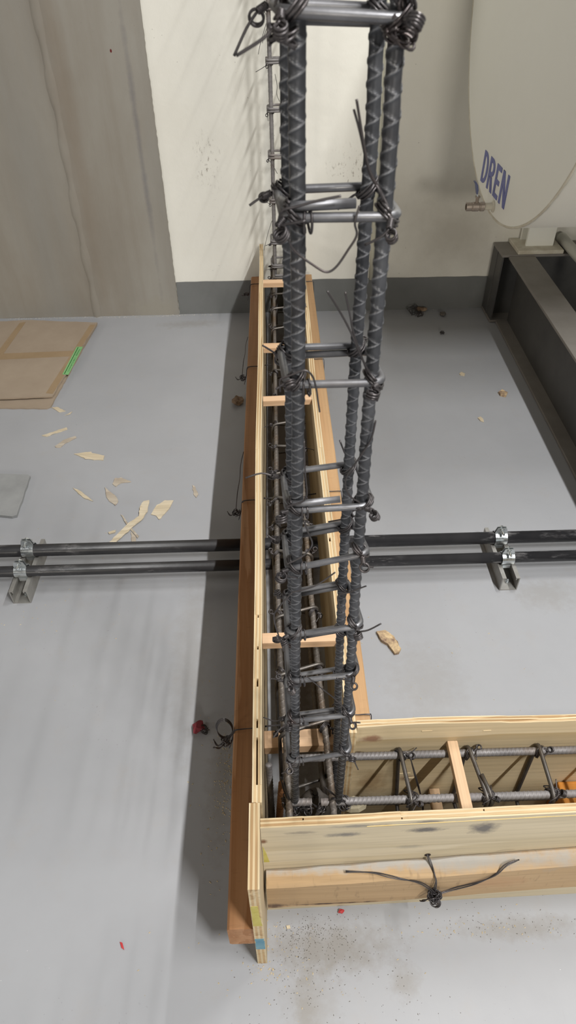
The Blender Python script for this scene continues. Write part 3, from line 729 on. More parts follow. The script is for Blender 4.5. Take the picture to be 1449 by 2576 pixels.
# ================================================================ REINFORCEMENT: RIGHT TRENCH
cg2 = thing('rebar_beam_cage', 'grey rebar cage lying along the right-hand trench with open rectangular stirrups', 'rebar cage', (.4, .466, .08))
F2 = [(.022, .4315, .247), (.2, .4325, .247), (.80, .4325, .249)]
B2 = [(.020, .4985, .249), (.25, .499, .249), (.80, .498, .249)]
part('rebar', rebar([(.003, .4315, .250), (.036, .4315, .2495)], .0056, .0009, 18, kind='slant', pitch=.013), STEEL['rebar_grey'], cg2, smooth=True, label='short lapped bar end')
part('rebar', rebar([(.049, .4318, .247), (.2, .4325, .247), (.80, .4325, .249)], .0057, .001, 20, kind='slant', pitch=.0125, rot=.6), STEEL['rebar_grey'], cg2, smooth=True)
part('rebar', rebar(B2, .0057, .001, 20, kind='slant', pitch=.0125, rot=1.2), STEEL['rebar_grey'], cg2, smooth=True)
part('rebar', rebar(low(F2, .094), .0055, .003, 10, kind='slant'), STEEL['rebar_brown'], cg2, smooth=True)
part('rebar', rebar(low(B2, .094), .0055, .003, 10, kind='slant'), STEEL['rebar_brown'], cg2, smooth=True)
for x, tilt, fx, hk in ((.172, .013, .006, False), (.276, .004, .011, True), (.383, -.03 if False else .004, -.001, False), (.49, .0, .004, False), (.60, .005, .0, False), (.71, 0, 0, False)):
    yf = .4325-.0057-RS; yb = .4985+.0057+RS
    C4 = [(x+fx, yf, .2565), (x, yb, .2585), (x+tilt, yb, .083), (x+fx+tilt*.3, yf, .083)]
    hook = None
    if hk: hook = [(x+.0115, yf+.005, .20), (x+fx+.0075, yf-.002, .2565), (x+.0085, yf+.035, .262)]
    part('stirrup', stirrup_vf(C4, RS, hook, .011), M['stirrup_dark'], cg2, smooth=True)
    for yy, ou, xx in ((.4325, (.3, -.6, .5), x+fx), (.4985, (.9, .1, .4), x)):
        part('tie_wire', wire_tie((xx, yy, .249), (1, 0, 0), (0, 1, 0), ou, tie_r, .0092, .02, coil=1), M['wire'], cg2, smooth=True)
    part('tie_wire', tube([(x+fx-.009+.019*math.sin(a)**2+.001, .4325+.012*math.cos(a), .249+.008*math.sin(a)) for a in np.linspace(0, 6.28*2, 30)], WR, 6), M['wire'], cg2, smooth=True)
part('tie_wire', strand2([(.1851, .487, .2631), (.1949, .47, .2299), (.208, .47, .1771), (.2188, .47, .1205), (.222, .47, .06)]), M['wire'], cg2, smooth=True, label='twisted wire hanging between the bars')
for c, r in (((.012, .43, .236), .012), ((.028, .424, .243), .010), ((.05, .43, .235), .009), ((.082, .432, .243), .011), ((.003, .445, .225), .012)):
    part('tie_wire', coil_knot(c, r, tie_r, 7, 3), M['wire'], cg2, smooth=True)
for p in ([(.004, .432, .248), (-.002, .44, .262), (-.008, .455, .28)], [(.006, .43, .25), (0, .437, .27), (-.004, .445, .292)], [(.06, .432, .25), (.068, .43, .262), (.082, .43, .249), (.088, .428, .232)],
          [(.055, .44, .275), (.068, .435, .262), (.084, .43, .252)], [(.035, .43, .25), (.05, .43, .222), (.046, .43, .205)], [(-.006, .432, .25), (.004, .43, .237), (.02, .43, .249)]):
    part('tie_wire', strand2(p), M['wire'], cg2, smooth=True)

# ================================================================ REINFORCEMENT: WALL COLUMN
cw = thing('rebar_column', 'slender rebar column with stirrups standing against the white wall at the trench end', 'rebar cage', (.04, 2.37, 0))
WC0, WC1 = 2.335, 2.405
RW, RSW = .0066, .0036
for x, y in ((.006, WC0), (.072, WC0), (.006, WC1), (.072, WC1)):
    part('rebar', rebar([(x, y, .02), (x+.001, y, .5), (x-.001, y, 1.0), (x, y, 1.5)], RW, .002, 12, rot=.4), STEEL['rebar_grey'], cw, smooth=True)
for z in (.226, .262, .345, .480, .614, .742, .866, .993, 1.12, 1.24, 1.36):
    e = RW+RSW; sl = tie_r.uniform(-.004, .004)
    C4 = [(.006-e, WC0-e, z), (.072+e, WC0-e, z+sl), (.072+e, WC1+e, z+sl), (.006-e, WC1+e, z)]
    part('stirrup', stirrup_vf(C4, RSW, [(.006-e, WC0+.03, z+.008), (.006-e, WC0-e, z+.0075), (.05, WC0-e, z+.008)], .011), M['rebar_grey'], cw, smooth=True)
    for x, ou in ((.006, (-1, -.4, 0)), (.072, (1, -.4, 0))):
        part('tie_wire', wire_tie((x, WC0-.002, z), (0, 0, 1), (1, 0, 0), ou, tie_r, .0095, tie_r.choice((.02, .035, .05)), coil=1), M['wire'], cw, smooth=True)
for p in ([(-.002, WC0-.005, .96), (-.012, 2.32, .935), (-.021, 2.315, .912), (-.027, 2.31, .89)], [(0, WC0-.005, .95), (-.01, 2.32, .93), (-.014, 2.32, .915)],
          [(.0, WC0-.006, .42), (-.015, 2.32, .38), (-.03, 2.32, .325)], [(.02, 2.32, .84), (.026, 2.32, .81), (.024, 2.32, .79), (.032, 2.32, .77)]):
    part('tie_wire', tube(p, .0008, 5, sm=5), M['wire'], cw, smooth=True)

# rough stub of concrete at the foot of the corner column
V, F = [], []
r = random.Random(5)
sv, sf = lathe([(0, 0), (.031, 0), (.031, .05), (.030, .10), (.028, .14), (.024, .17), (.017, .188), (.008, .196), (0, .198)], (.043, .464, 0), (0, 0, 1), 18)
sv = sv+np.array([[r.uniform(-.0022, .0022), r.uniform(-.0022, .0022), r.uniform(-.003, .002) if q[2] > .02 else 0] for q in sv])
solo('concrete_stub', (sv, sf), M['pedestal'], 'dark rough concrete stub between the bars at the foot of the corner column', 'concrete', smooth=True)
solo('mortar_lump', xform(lathe([(0, 0), (.012, .001), (.015, .008), (.012, .016), (.005, .021), (0, .022)], (0, 0, 0), (0, 0, 1), 9), Matrix.Translation((.098, .436, .218)) @ Matrix.Diagonal((1.3, .8, 1, 1))), M['rubble'], 'pale mortar lump beside the column foot at the start of the right-hand trench', 'rubble')

# ================================================================ FORM TIES (wire through both panels)
def formtie(y0, y1, lab, style):
    t = []
    t.append(strand2([(-.099, y0+.002, .10), (-.0905, y0, .135), (-.087, y0, .158), (-.078, y0, .163), (-.052, y0+.002, .163), (-.036, y0+.003, .165), (.03, (y0+y1)/2, .168), (.092, y1, .172), (.108, y1, .179), (.125, y1, .1775), (.143, y1, .178), (.1485, y1, .172), (.149, y1-.003, .13)], sm=5))
    r = random.Random(int(y0*1000))
    t.append(coil_knot((-.103, y0, .125), .010, r, 6, 3))
    if style == 1:
        a = np.linspace(-1.3, 5.2, 34)
        for k in range(3):
            t.append(tube([(-.107-.0005*k-.013*math.sin(q)*(1+.05*k)+.004, y0+.004+.006*k*.4, .155-.030*math.cos(q)) for q in a], WR, 6))
        t.append(strand2([(-.103, y0, .125), (-.113, y0-.01, .122), (-.124, y0-.012, .128)]))
    if style == 2: t.append(tube([(-.104, y0, .13), (-.099, y0+.03, .163), (-.095, y0+.08, .164), (-.094, y0+.14, .163), (-.088, y0+.19, .164)], WR*1.2, 6, sm=5))
    t.append(strand2([(-.105, y0, .125), (-.117, y0-.006, .122), (-.125, y0+.004, .126)]))
    o = solo('tie_wire', join(*t), M['wire'], lab, 'wire', 'form tie wires across the long trench', smooth=True)
formtie(.599, .6117, 'black form tie wire with an open loop beside the left timber, nearest the corner', 1)
formtie(1.193, 1.2015, 'black form tie wire knotted on the left timber just beyond the black pipes', 2)
formtie(1.815, 1.8266, 'black form tie wire knotted on the left timber halfway from pipes to wall', 2)
formtie(2.42, 2.40, 'black form tie wire at the wall end of the left timber', 0)
fw = []
fd = lambda x, d=.03: fy(x, d)
fw.append(strand2([(.1996, fy(.2, -.004), .195), (.1996, fy(.2, .003), .1945), (.203, fy(.2, .012), .190), (.2065, fy(.2, .0285), .1865), (.2085, fy(.2, .031), .172), (.209, fy(.2, .033), .155), (.2095, fy(.2, .034), .14)], off=.0011))
fw.append(strand2([(.210, fd(.21, .036), .147), (.196, fd(.2, .031), .163), (.1812, fd(.18, .029), .176), (.16, fd(.16, .0285), .187), (.1395, fy(.14, .024), .1895), (.118, fy(.12, .018), .188), (.081, fy(.08, .014), .186)], off=.0012))
fw.append(strand2([(.2095, fd(.21, .036), .138), (.2378, fd(.24, .0295), .140), (.2688, fd(.27, .0295), .160), (.2911, fd(.29, .0285), .185), (.305, fy(.30, .022), .2005), (.325, fy(.32, .016), .202)], off=.0012))
rr2 = random.Random(9)
fw.append(coil_knot((.2095, fd(.21, .037), .142), .0105, rr2, 8, 4))
fw.append(coil_knot((.2115, fd(.21, .037), .132), .009, rr2, 6, 3))
for k in range(3):
    a = np.linspace(0, 6.28, 24)
    fw.append(tube([(.214+.007*math.sin(q)-.006*math.cos(q)*.3+.001*k, fd(.21, .036)-.001*k, .113+.021*math.cos(q)*(1-.06*k)-.004*math.sin(q)) for q in a], WR, 6))
fw.append(strand2([(.207, fd(.21, .036), .135), (.199, fd(.2, .036), .122), (.193, fd(.19, .034), .113)]))
solo('tie_wire', join(*fw), M['wire'], 'black twisted tie wire with two long tails knotted on the weathered front timber', 'wire', smooth=True)

# ================================================================ BLACK PIPES ON STRUTS
solo('pipe', cyl((-3., 1.1465, .0575), (.805, 1.1532, .0575), .0150, 28), M['pipe'], 'black pipe running under the forms on strut channels, the one nearer the wall', 'pipe', 'black pipes', smooth=True)
solo('pipe', cyl((-3., 1.0780, .0555), (.805, 1.0885, .0555), .0130, 28), M['pipe'], 'black pipe running under the forms on strut channels, the one nearer the viewer', 'pipe', 'black pipes', smooth=True)
def strut(xc, lab, clabs, x_cl):
    y0, y1 = 1.034, 1.206; w = .0415; h = .0415; t = .0025; lip = .0095; r = .006
    root = thing('strut_channel', lab, 'channel', (xc, (y0+y1)/2, 0), 'strut channels under the pipes')
    prof = [(-w/2+lip, h-r), (-w/2+lip, h), (-w/2, h), (-w/2, 0), (w/2, 0), (w/2, h), (w/2-lip, h), (w/2-lip, h-r)]
    inn = [(w/2-lip-t, h-r), (w/2-lip-t, h-t), (w/2-t, h-t), (w/2-t, t), (-w/2+t, t), (-w/2+t, h-t), (-w/2+lip+t, h-t), (-w/2+lip+t, h-r)]
    # closed C outline, swept along y
    o_ = [(-w/2+lip, h-.0065), (-w/2+lip, h), (-w/2, h), (-w/2, 0), (w/2, 0), (w/2, h), (w/2-lip, h), (w/2-lip, h-.0065)]
    i_ = [(w/2-lip+t, h-.0065), (w/2-lip+t, h-t), (w/2-t, h-t), (w/2-t, t), (-w/2+t, t), (-w/2+t, h-t), (-w/2+lip-t, h-t), (-w/2+lip-t, h-.0065)]
    n = len(o_); V = []
    for y in (y0, y1): V += [(xc+a, y, z) for a, z in o_]+[(xc+a, y, z) for a, z in i_[::-1]]
    F = []; m = 2*n
    for k in range(n-1):
        F.append((k, k+1, m+k+1, m+k)); F.append((n+k, m+n+k, m+n+k+1, n+k+1))
        F.append((k, n+k, n+k+1, k+1)); F.append((m+k, m+k+1, m+n+k+1, m+n+k))
    F.append((0, m, m+n, n)); F.append((n-1, 2*n-1, m+2*n-1, m+n-1))
    ch = part('channel', (np.array(V), F), M['galv'], root)
    part('anchor_bolt', join(lathe([(.0055, 0), (.0055, .004), (0, .004)], (xc+.004, y0+.022, t), (0, 0, 1), 6), cyl((xc+.004, y0+.022, t), (xc+.004, y0+.022, .012), .0028, 10)), M['zinc'], root)
    for (yp, zp, rp), lb in zip(((1.1535, .0575, .0150), (1.0865, .0555, .0130)), clabs):
        cl = thing('pipe_clamp', lb, 'clamp', (x_cl+.0, yp, h), 'zinc pipe clamps')
        cw_ = .0145; rr = rp+.0012; tt = .0016
        # two halves hugging the pipe, ears standing up at the top and feet hooked in the channel
        for s in (-1, 1):
            a = np.linspace(math.pi/2-.12, -math.pi/2+.35, 18)
            pts = [(s*.0022, rr+.017), (s*.0022, rr+.004)]+[(s*rr*math.cos(q), rr*math.sin(q)) for q in a]+[(s*.0085, -rr-.002), (s*.0085, -rr-.010)]
            V = []; F = []
            for i, (dy, dz) in enumerate(pts):
                d = np.array([dy, dz]); nn = np.array([s, 0.]) if i < 2 or i >= len(pts)-2 else d/np.linalg.norm(d)
                for ins in (0, tt):
                    e = d+nn*ins
                    ww = cw_ if i < len(pts)-2 else cw_*.62
                    if i == 0: ww *= .72
                    V += [(x_cl-ww, yp+e[0], zp+e[1]), (x_cl+ww, yp+e[0], zp+e[1])]
                if i:
                    p = (i-1)*4; q = i*4
                    F += [(p, p+1, q+1, q), (p+2, q+2, q+3, p+3), (p, q, q+2, p+2), (p+1, p+3, q+3, q+1)]
            e = (len(pts)-1)*4; F += [(0, 2, 3, 1), (e, e+1, e+3, e+2)]
            part('clamp_half', (np.array(V), F), M['zinc'], cl)
        zb = zp+rr+.011
        part('bolt', join(cyl((x_cl, yp-.020, zb), (x_cl, yp+.010, zb), .0028, 10), lathe([(.006, 0), (.006, .004), (0, .004)], (x_cl, yp+.004, zb), (0, 1, 0), 6), lathe([(.0055, 0), (.0055, .003), (0, .003)], (x_cl, yp-.0045, zb), (0, -1, 0), 12)), M['zinc'], cl)
strut(-.606, 'galvanised strut channel on the floor under the pipes, left of the forms', ('zinc pipe clamp on the farther pipe, left strut', 'zinc pipe clamp on the nearer pipe, left strut'), -.606)
strut(.535, 'galvanised strut channel on the floor under the pipes, right of the forms', ('zinc pipe clamp on the farther pipe, right strut', 'zinc pipe clamp on the nearer pipe, right strut'), .535)

# ================================================================ TANK AND STEEL FRAME
TY, TZ, TR, TX = 1.94, 1.121, .57, .62
tank = thing('storage_tank', 'large cream painted horizontal cylinder tank lettered DREN on its flat end', 'tank', (1.5, TY, TZ-TR))
part('tank_shell', lathe([(TR, .004), (TR, 1.9)], (TX, TY, TZ), (1, 0, 0), 160), M['tank'], tank, smooth=True)
endp = part('end_plate', lathe([(0, 0), (TR-.004, 0), (TR-.004, .006)], (TX, TY, TZ), (1, 0, 0), 160), M['tank'], tank)
a = np.linspace(0, 2*np.pi, 240, endpoint=False); rj = np.random.RandomState(2).uniform(-.0004, .0004, 240)
part('weld_bead', tube(np.stack([np.full(240, TX+.0015), TY+(TR-.001+rj)*np.cos(a), TZ+(TR-.001+rj)*np.sin(a)], 1), .0032+rj, 8, closed=True), M['tank_weld'], tank, smooth=True)
def letters():
    """stencilled D R E N from flat strokes, 1 unit high; returns list of polygons"""
    s = .17
    def arc(cx, cy, ro_x, ro_y, ri_x, ri_y, a0, a1, n=14):
        A = np.linspace(a0, a1, n)
        return [(cx+ro_x*math.cos(q), cy+ro_y*math.sin(q)) for q in A]+[(cx+ri_x*math.cos(q), cy+ri_y*math.sin(q)) for q in A[::-1]]
    h = math.pi/2
    D = [[(0, 0), (s, 0), (s, 1), (0, 1)], arc(.22, .5, .40, .5, .40-s, .5-s*.8, -h, h), [(s, 0), (.22, 0), (.22, s*.8), (s, s*.8)], [(s, 1-s*.8), (.22, 1-s*.8), (.22, 1), (s, 1)]]
    Rr = [[(0, 0), (s, 0), (s, 1), (0, 1)], arc(.28, .72, .32, .28, .32-s, .28-s*.8, -h, h), [(s, .44), (.28, .44), (.28, .44+s*.8), (s, .44+s*.8)], [(s, 1-s*.8), (.28, 1-s*.8), (.28, 1), (s, 1)], [(.22, .44), (.42, .44), (.64, 0), (.44, 0)]]
    E = [[(0, 0), (s, 0), (s, 1), (0, 1)], [(s, 0), (.52, 0), (.52, s*.85), (s, s*.85)], [(s, .42), (.46, .42), (.46, .42+s*.85), (s, .42+s*.85)], [(s, 1-s*.85), (.52, 1-s*.85), (.52, 1), (s, 1)]]
    N_ = [[(0, 0), (s, 0), (s, 1), (0, 1)], [(.5, 0), (.5+s, 0), (.5+s, 1), (.5, 1)], [(0, 1), (.19, 1), (.67, 0), (.48, 0)]]
    return [('D', D, .66), ('R', Rr, .70), ('E', E, .60), ('N', N_, .67)]
# baseline from far (y 2.10) to near (y 1.85) on the end plate
tot = sum(w for _, _, w in letters())+.0; L0, L1, ZB, ZH = 2.108, 1.850, .6, .082; sx = (L0-L1)/(tot+.22)
uo = 0.
for nm, polys, w in letters():
    V = []; F = []
    for P in polys:
        n = len(P); b = len(V)
        pk = .00012*polys.index(P)
        for xx in (TX-.0014-pk, TX-.0002):
            for (u, v) in P:
                yy = L0-(uo+u)*sx; V.append((xx, yy, ZB-.002+v*ZH+.0))
        F.append(tuple(b+i for i in range(n))); F.append(tuple(b+n+i for i in range(n-1, -1, -1)))
        for i in range(n): F.append((b+i, b+n+i, b+n+(i+1) % n, b+(i+1) % n))
    part('letter', (np.array(V), F), M['blue'], endp); uo += w+.075
nz = (TX, 1.9423, .5770)
part('drain_nipple', lathe([(.0115, -.004), (.0105, .004), (.0095, .008), (.0095, .03)], nz, (-1, 0, 0), 20), M['tank_weld'], tank, smooth=True)
part('weld_patch', lathe([(.016, -.001), (.015, .003), (.011, .005)], nz, (-1, 0, 0), 18), M['tank_weld'], tank, smooth=True)
vx = TX-.027
vb = part('drain_valve', lathe([(.0125, 0), (.0125, .010), (.0105, .0115), (.0105, .014), (.0125, .016), (.0125, .032), (.011, .034), (.0115, .036), (.0115, .050), (.009, .050), (.009, .042), (0, .042)], (vx, nz[1], nz[2]), (-1, 0, 0), 12), M['valve'], tank)
part('valve_stem', join(cyl((vx-.022, nz[1], nz[2]+.010), (vx-.022, nz[1], nz[2]+.026), .0048, 12), lathe([(.0075, 0), (.0075, .004), (0, .004)], (vx-.022, nz[1], nz[2]+.024), (0, 0, 1), 6)), M['valve'], vb)
hp = [(vx-.022, nz[2]+.024), (vx-.026, nz[2]+.034), (vx-.028, nz[2]+.046), (vx-.031, nz[2]+.058), (vx-.037, nz[2]+.066)]
V = []; F = []
for i, (x, z) in enumerate(hp):
    w = .0075 if i > 1 else .0055; t = .003 if i > 1 else .0016
    V += [(x-t, nz[1]-w, z), (x+t, nz[1]-w, z), (x+t, nz[1]+w, z), (x-t, nz[1]+w, z)]
    if i:
        p = (i-1)*4; q = i*4
        for k in range(4): F.append((p+k, p+(k+1) % 4, q+(k+1) % 4, q+k))
F += [(3, 2, 1, 0), (16, 17, 18, 19)]
part('valve_handle', (np.array(V), F, [1 if i < 4 else 0 for i in range(len(F))]), [M['blue_grip'], M['zinc']], vb, label='blue vinyl lever handle')
part('base_plate', bbox(.887, 1.052, 2.396, 2.522, .262, .276, .002), M['tank_weld'], tank)
part('support_leg', join(bbox(.925, 1.025, 2.44, 2.452, .274, .80, .001), bbox(.968, .982, 2.45, 2.515, .274, .80, .001), bbox(.925, 1.025, 2.505, 2.515, .274, .80, .001)), M['tank'], tank)
part('base_plate', bbox(2.0, 2.17, 2.396, 2.522, .262, .276, .002), M['tank_weld'], tank)
part('support_leg', bbox(2.03, 2.13, 2.44, 2.515, .274, .80, .001), M['tank'], tank)
for yy in (1.36,):
    part('base_plate', bbox(1.55, 1.71, yy, yy+.12, .262, .276, .002), M['tank_weld'], tank)
    part('support_leg', bbox(1.58, 1.68, yy+.03, yy+.09, .274, .80, .001), M['tank'], tank)

fr = thing('steel_frame', 'dark grey I-beam skid frame on the floor under the cream tank', 'steel frame', (1.3, 1.9, 0))
def ibeam(axis, u0, u1, c, w, z0, z1, tf=.009, tw=.007, yaw=0.):
    bs = []
    mk = (lambda a0, a1, z_0, z_1: bbox(u0, u1, c+a0, c+a1, z_0, z_1, .0012)) if axis == 'x' else (lambda a0, a1, z_0, z_1: bbox(c+a0, c+a1, u0, u1, z_0, z_1, .0012))
    return mk(-w/2, w/2, z0, z0+tf), mk(-tw/2, tw/2, z0+tf-.001, z1-tf+.001), mk(-w/2, w/2, z1-tf, z1)
YM = Matrix.Translation((.9, 2.4, 0)) @ Matrix.Rotation(-.022, 4, 'Z') @ Matrix.Translation((-.9, -2.4, 0))
def member(pieces, m=None):
    if m is not None: pieces = [xform(p, m) for p in pieces]
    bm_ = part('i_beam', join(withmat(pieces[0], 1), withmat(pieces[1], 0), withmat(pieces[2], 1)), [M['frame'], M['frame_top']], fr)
    return bm_
member(ibeam('y', .55, 2.392, .902, .094, .002, .2585), YM)
cb = member(ibeam('x', .832, 2.6, 2.459, .128, .002, .262))
part('stiffener_plate', box(.834, .840, 2.398, 2.520, .011, .253), M['frame'], cb)
member(ibeam('y', .55, 2.392, 1.62, .094, .002, .2585), None)
solo('cream_pipe', cyl((1.060, 1.2, .283), (1.075, 2.50, .283), .0185, 20), M['tank'], 'cream painted pipe lying along the steel frame under the tank', 'pipe', smooth=True)

# ================================================================ CARDBOARD, CEMENT BOARD
cd = thing('cardboard_sheet', 'folded brown cardboard box flat on the floor by the concrete wall with a green label', 'cardboard', (-.95, 2.15, 0))
def sheet(poly, z0, z1, seed, wav=.0015):
    r = random.Random(seed); P = []
    for i in range(len(poly)):
        a = np.array(poly[i]); b = np.array(poly[(i+1) % len(poly)]); n = max(1, int(np.linalg.norm(b-a)/.02))
        for k in range(n):
            q = a+(b-a)*k/n; j = wav if k else 0
            P.append((q[0]+r.uniform(-j, j), q[1]+r.uniform(-j, j)))
    return prism(P, z0, z1)
low_ = sheet([(-1.5, 2.41), (-1.08, 2.472), (-.6926, 2.4537), (-.7351, 1.8651), (-.7458, 1.8562), (-.90, 1.8651), (-1.5, 1.875)], .0005, .0055, 1)
top_ = sheet([(-1.5, 2.40), (-1.069, 2.466), (-.9651, 2.4714), (-.6875, 2.438), (-.739, 1.912), (-.9084, 1.9052), (-1.5, 1.9054)], .0105, .0155, 2, .0022)
part('lower_flap', low_, M['card'], cd); tf_ = part('upper_flap', top_, M['card'], cd)
part('fold', prism([(-.72, 2.436), (-.6895, 2.436), (-.7405, 1.915), (-.77, 1.915)], .003, .0125), M['card'], cd)
part('packing_tape', prism([(-.9897, 2.4492), (-.968, 2.455), (-.985, 2.17), (-1.02, 2.0), (-1.045, 2.0), (-1.01, 2.2)], .0156, .0161), M['tape'], tf_)
part('packing_tape', prism([(-1.02, 2.16), (-.735, 2.175), (-.735, 2.215), (-1.02, 2.205)], .0156, .0160), M['tape'], tf_)
part('packing_tape', prism([(-.712, 2.42), (-.6905, 2.42), (-.740, 1.925), (-.764, 1.93)], .0156, .0159), M['tape'], tf_)
lb = part('paper_label', prism([(-.7268, 2.2434), (-.7040, 2.2425), (-.7140, 2.045), (-.7354, 2.0480)], .0162, .0166), M['green'], tf_, label='green printed paper label')
def labelpt(u, v): # u 0..1 from far to near, v 0..1 from left edge to right edge
    a = np.array((-.7268, 2.2434)); b = np.array((-.7040, 2.2425)); c = np.array((-.7140, 2.045)); d = np.array((-.7354, 2.0480))
    return (1-u)*((1-v)*a+v*b)+u*((1-v)*d+v*c)
part('printed_bar', prism([tuple(labelpt(u, v)) for u, v in ((.02, .22), (.02, .36), (.98, .36), (.98, .22))], .0166, .0168), M['ink'], lb)
tc_ = bpy.data.curves.new('print', 'FONT'); tc_.body = 'MANEJE CON CUIDADO'; tc_.size = 1; tc_.align_x = 'CENTER'; tc_.align_y = 'CENTER'
to_ = bpy.data.objects.new('print', tc_); COL.objects.link(to_)
bpy.context.view_layer.update()
me_ = bpy.data.meshes.new_from_object(to_.evaluated_get(bpy.context.evaluated_depsgraph_get()))
tv = np.array([v.co[:] for v in me_.vertices]); tfc = [tuple(p.vertices) for p in me_.polygons]
bpy.data.objects.remove(to_, do_unlink=True); bpy.data.meshes.remove(me_)
wx = tv[:, 0].max()-tv[:, 0].min(); wy = tv[:, 1].max()-tv[:, 1].min()
pv = []
for q in tv:
    u = .5+.40*(q[0]/(wx/2)); v = .68+(q[1]/wy)*.36
    p = labelpt(u, v); pv.append((p[0], p[1], .0169))
part('printed_text', (np.array(pv), tfc), M['ink'], lb)

solo('cement_board_offcut', sheet([(-.92, 1.51), (-.7962, 1.5145), (-.7152, 1.5077), (-.7069, 1.5019), (-.6996, 1.3351), (-.7111, 1.3308), (-.7444, 1.3368), (-.92, 1.338)], .0005, .0085, 6, .0012), M['slate'],
     'grey cement board offcut on the floor at the left photo edge', 'board')

# ================================================================ WOOD CHIPS AND SCRAPS
chips = [
 ('chip', [(-.7168, 1.8666), (-.683, 1.8419), (-.7008, 1.8358), (-.7332, 1.8649)], 'pale flat wood chip touching the cardboard corner'),
 ('chip', [(-.6799, 1.8166), (-.66, 1.8363), (-.6648, 1.8228)], 'tiny wood sliver just beside the cardboard corner'),
 ('chip', [(-.7255, 1.7074), (-.6589, 1.7494), (-.6541, 1.7384), (-.7097, 1.7026)], 'straight pale sliver, first of the trail beyond the cardboard'),
 ('chip_grey', [(-.6731, 1.6498), (-.6538, 1.6816), (-.6215, 1.7011), (-.6161, 1.6925), (-.6441, 1.6649), (-.6548, 1.6431), (-.6669, 1.6436)], 'greyish sliver just below the first straight one'),
 ('chip', [(-.6072, 1.6095), (-.5567, 1.6173), (-.5532, 1.6112), (-.5139, 1.596), (-.5137, 1.5748), (-.5677, 1.5827), (-.5885, 1.599)], 'wide pale chip with a split tip midway in the trail'),
 ('chip', [(-.5774, 1.4518), (-.5492, 1.4335), (-.5082, 1.3916), (-.5386, 1.4077)], 'slim chip with a brown knot, leftmost in the scattered cluster'),
 ('chip_grey', [(-.487, 1.4501), (-.4788, 1.4411), (-.452, 1.4128), (-.4394, 1.389), (-.4451, 1.3711), (-.4645, 1.3899), (-.4777, 1.4155)], 'leaf-shaped greyish chip in the scattered cluster'),
 ('chip_grey', [(-.4684, 1.465), (-.4647, 1.4897), (-.4479, 1.4909), (-.4168, 1.4718), (-.4442, 1.4676), (-.4563, 1.4523)], 'pointed greyish chip at the top of the scattered cluster'),
 ('chip', [(-.4355, 1.2266), (-.3919, 1.3026), (-.3737, 1.3221), (-.3764, 1.3572), (-.3691, 1.383), (-.3543, 1.3857), (-.3528, 1.3402), (-.3635, 1.3092), (-.3751, 1.2942), (-.4127, 1.2359), (-.4192, 1.226)], 'long bent strip of wood reaching the black pipe'),
 ('chip_grey', [(-.4241, 1.3334), (-.4169, 1.3284), (-.3865, 1.2795), (-.3636, 1.2488), (-.3666, 1.2415), (-.3938, 1.2797)], 'thin sliver crossing under the long bent strip'),
 ('chip', [(-.4465, 1.2667), (-.4272, 1.2749), (-.4276, 1.2645), (-.4421, 1.2591)], 'small curled chip left of the long bent strip'),
 ('chip', [(-.3432, 1.3319), (-.3316, 1.3684), (-.3122, 1.3874), (-.2882, 1.3865), (-.2949, 1.3573), (-.3148, 1.3152), (-.3195, 1.3107), (-.329, 1.326)], 'broad yellowish chip with a broken end right of the bent strip'),
 ('chip_grey', [(-.2421, 1.4492), (-.2351, 1.4455), (-.2224, 1.409), (-.2269, 1.3958), (-.2356, 1.4095)], 'lone narrow chip near the edge of the form shadow'),
 ('chip_grey', [(-.3868, 1.2674), (-.3714, 1.2461), (-.365, 1.20), (-.376, 1.19), (-.381, 1.2348)], 'greyish chip beside the black pipe under the crossed slivers'),
 ('chip_bark', [(.2084, .9177), (.2283, .9203), (.2415, .9067), (.2456, .9043), (.252, .888), (.2562, .8698), (.2505, .8606), (.2407, .8589), (.2295, .8834), (.2176, .8924)], 'splintered wood scrap with dark bark, right of the forms'),
 ('chip', [(.6336, 2.018), (.6427, 2.0283), (.6541, 2.0171), (.6478, 2.0015), (.6354, 2.0073)], 'small yellowish chip in the half shadow of the tank'),
 ('chip', [(.6328, 1.7483), (.6432, 1.7545), (.6489, 1.7366), (.6469, 1.7235), (.6373, 1.7305)], 'small pale chip on the lit floor left of the steel frame'),
 ('chip_bark', [(.735, 1.8885), (.75, 1.9002), (.7638, 1.8824), (.7534, 1.8634), (.7371, 1.8714)], 'curled shaving on the shadow line beside the steel frame'),
 ('chip', [(-.0058, .3474), (0., .3483), (.0011, .3433), (-.0046, .3429)], 'tiny square wood chip in front of the weathered timber'),
]
for i, (m, poly, lab) in enumerate(chips):
    r = random.Random(20+i); P = []
    for k in range(len(poly)):
        a = np.array(poly[k]); b = np.array(poly[(k+1) % len(poly)]); n = max(1, int(np.linalg.norm(b-a)/.008))
        for q in range(n):
            c = a+(b-a)*q/n; j = .0012 if q else 0
            P.append((c[0]+r.uniform(-j, j), c[1]+r.uniform(-j, j)))
    zt = [.0022+r.uniform(-.0006, .0012) for _ in P]; zb_ = [.0002+max(0, r.uniform(-.001, .0012)) for _ in P]
    if i == 8: zt = [z+.003 for z in zt]; zb_ = [.0032]*len(P)
    if m == 'chip_bark': zt = [z+.004+r.uniform(0, .003) for z in zt]
    o = solo('wood_chip', prism(P, zb_, zt), M[m], lab, 'wood chip', 'wood chips scattered on the floor')
def crumple(c, r, seed, sq=.55):
    import bmesh
    bm = bmesh.new(); bmesh.ops.create_icosphere(bm, subdivisions=2, radius=1); q = random.Random(seed)
    V = np.array([v.co[:] for v in bm.verts]); bm.verts.index_update(); F = [tuple(l.index for l in f.verts) for f in bm.faces]; bm.free()
    V = np.array([v*(1+q.uniform(-.32, .3)) for v in V])*np.array(r); V[:, 2] -= V[:, 2].min()
    return V+np.array(c), F
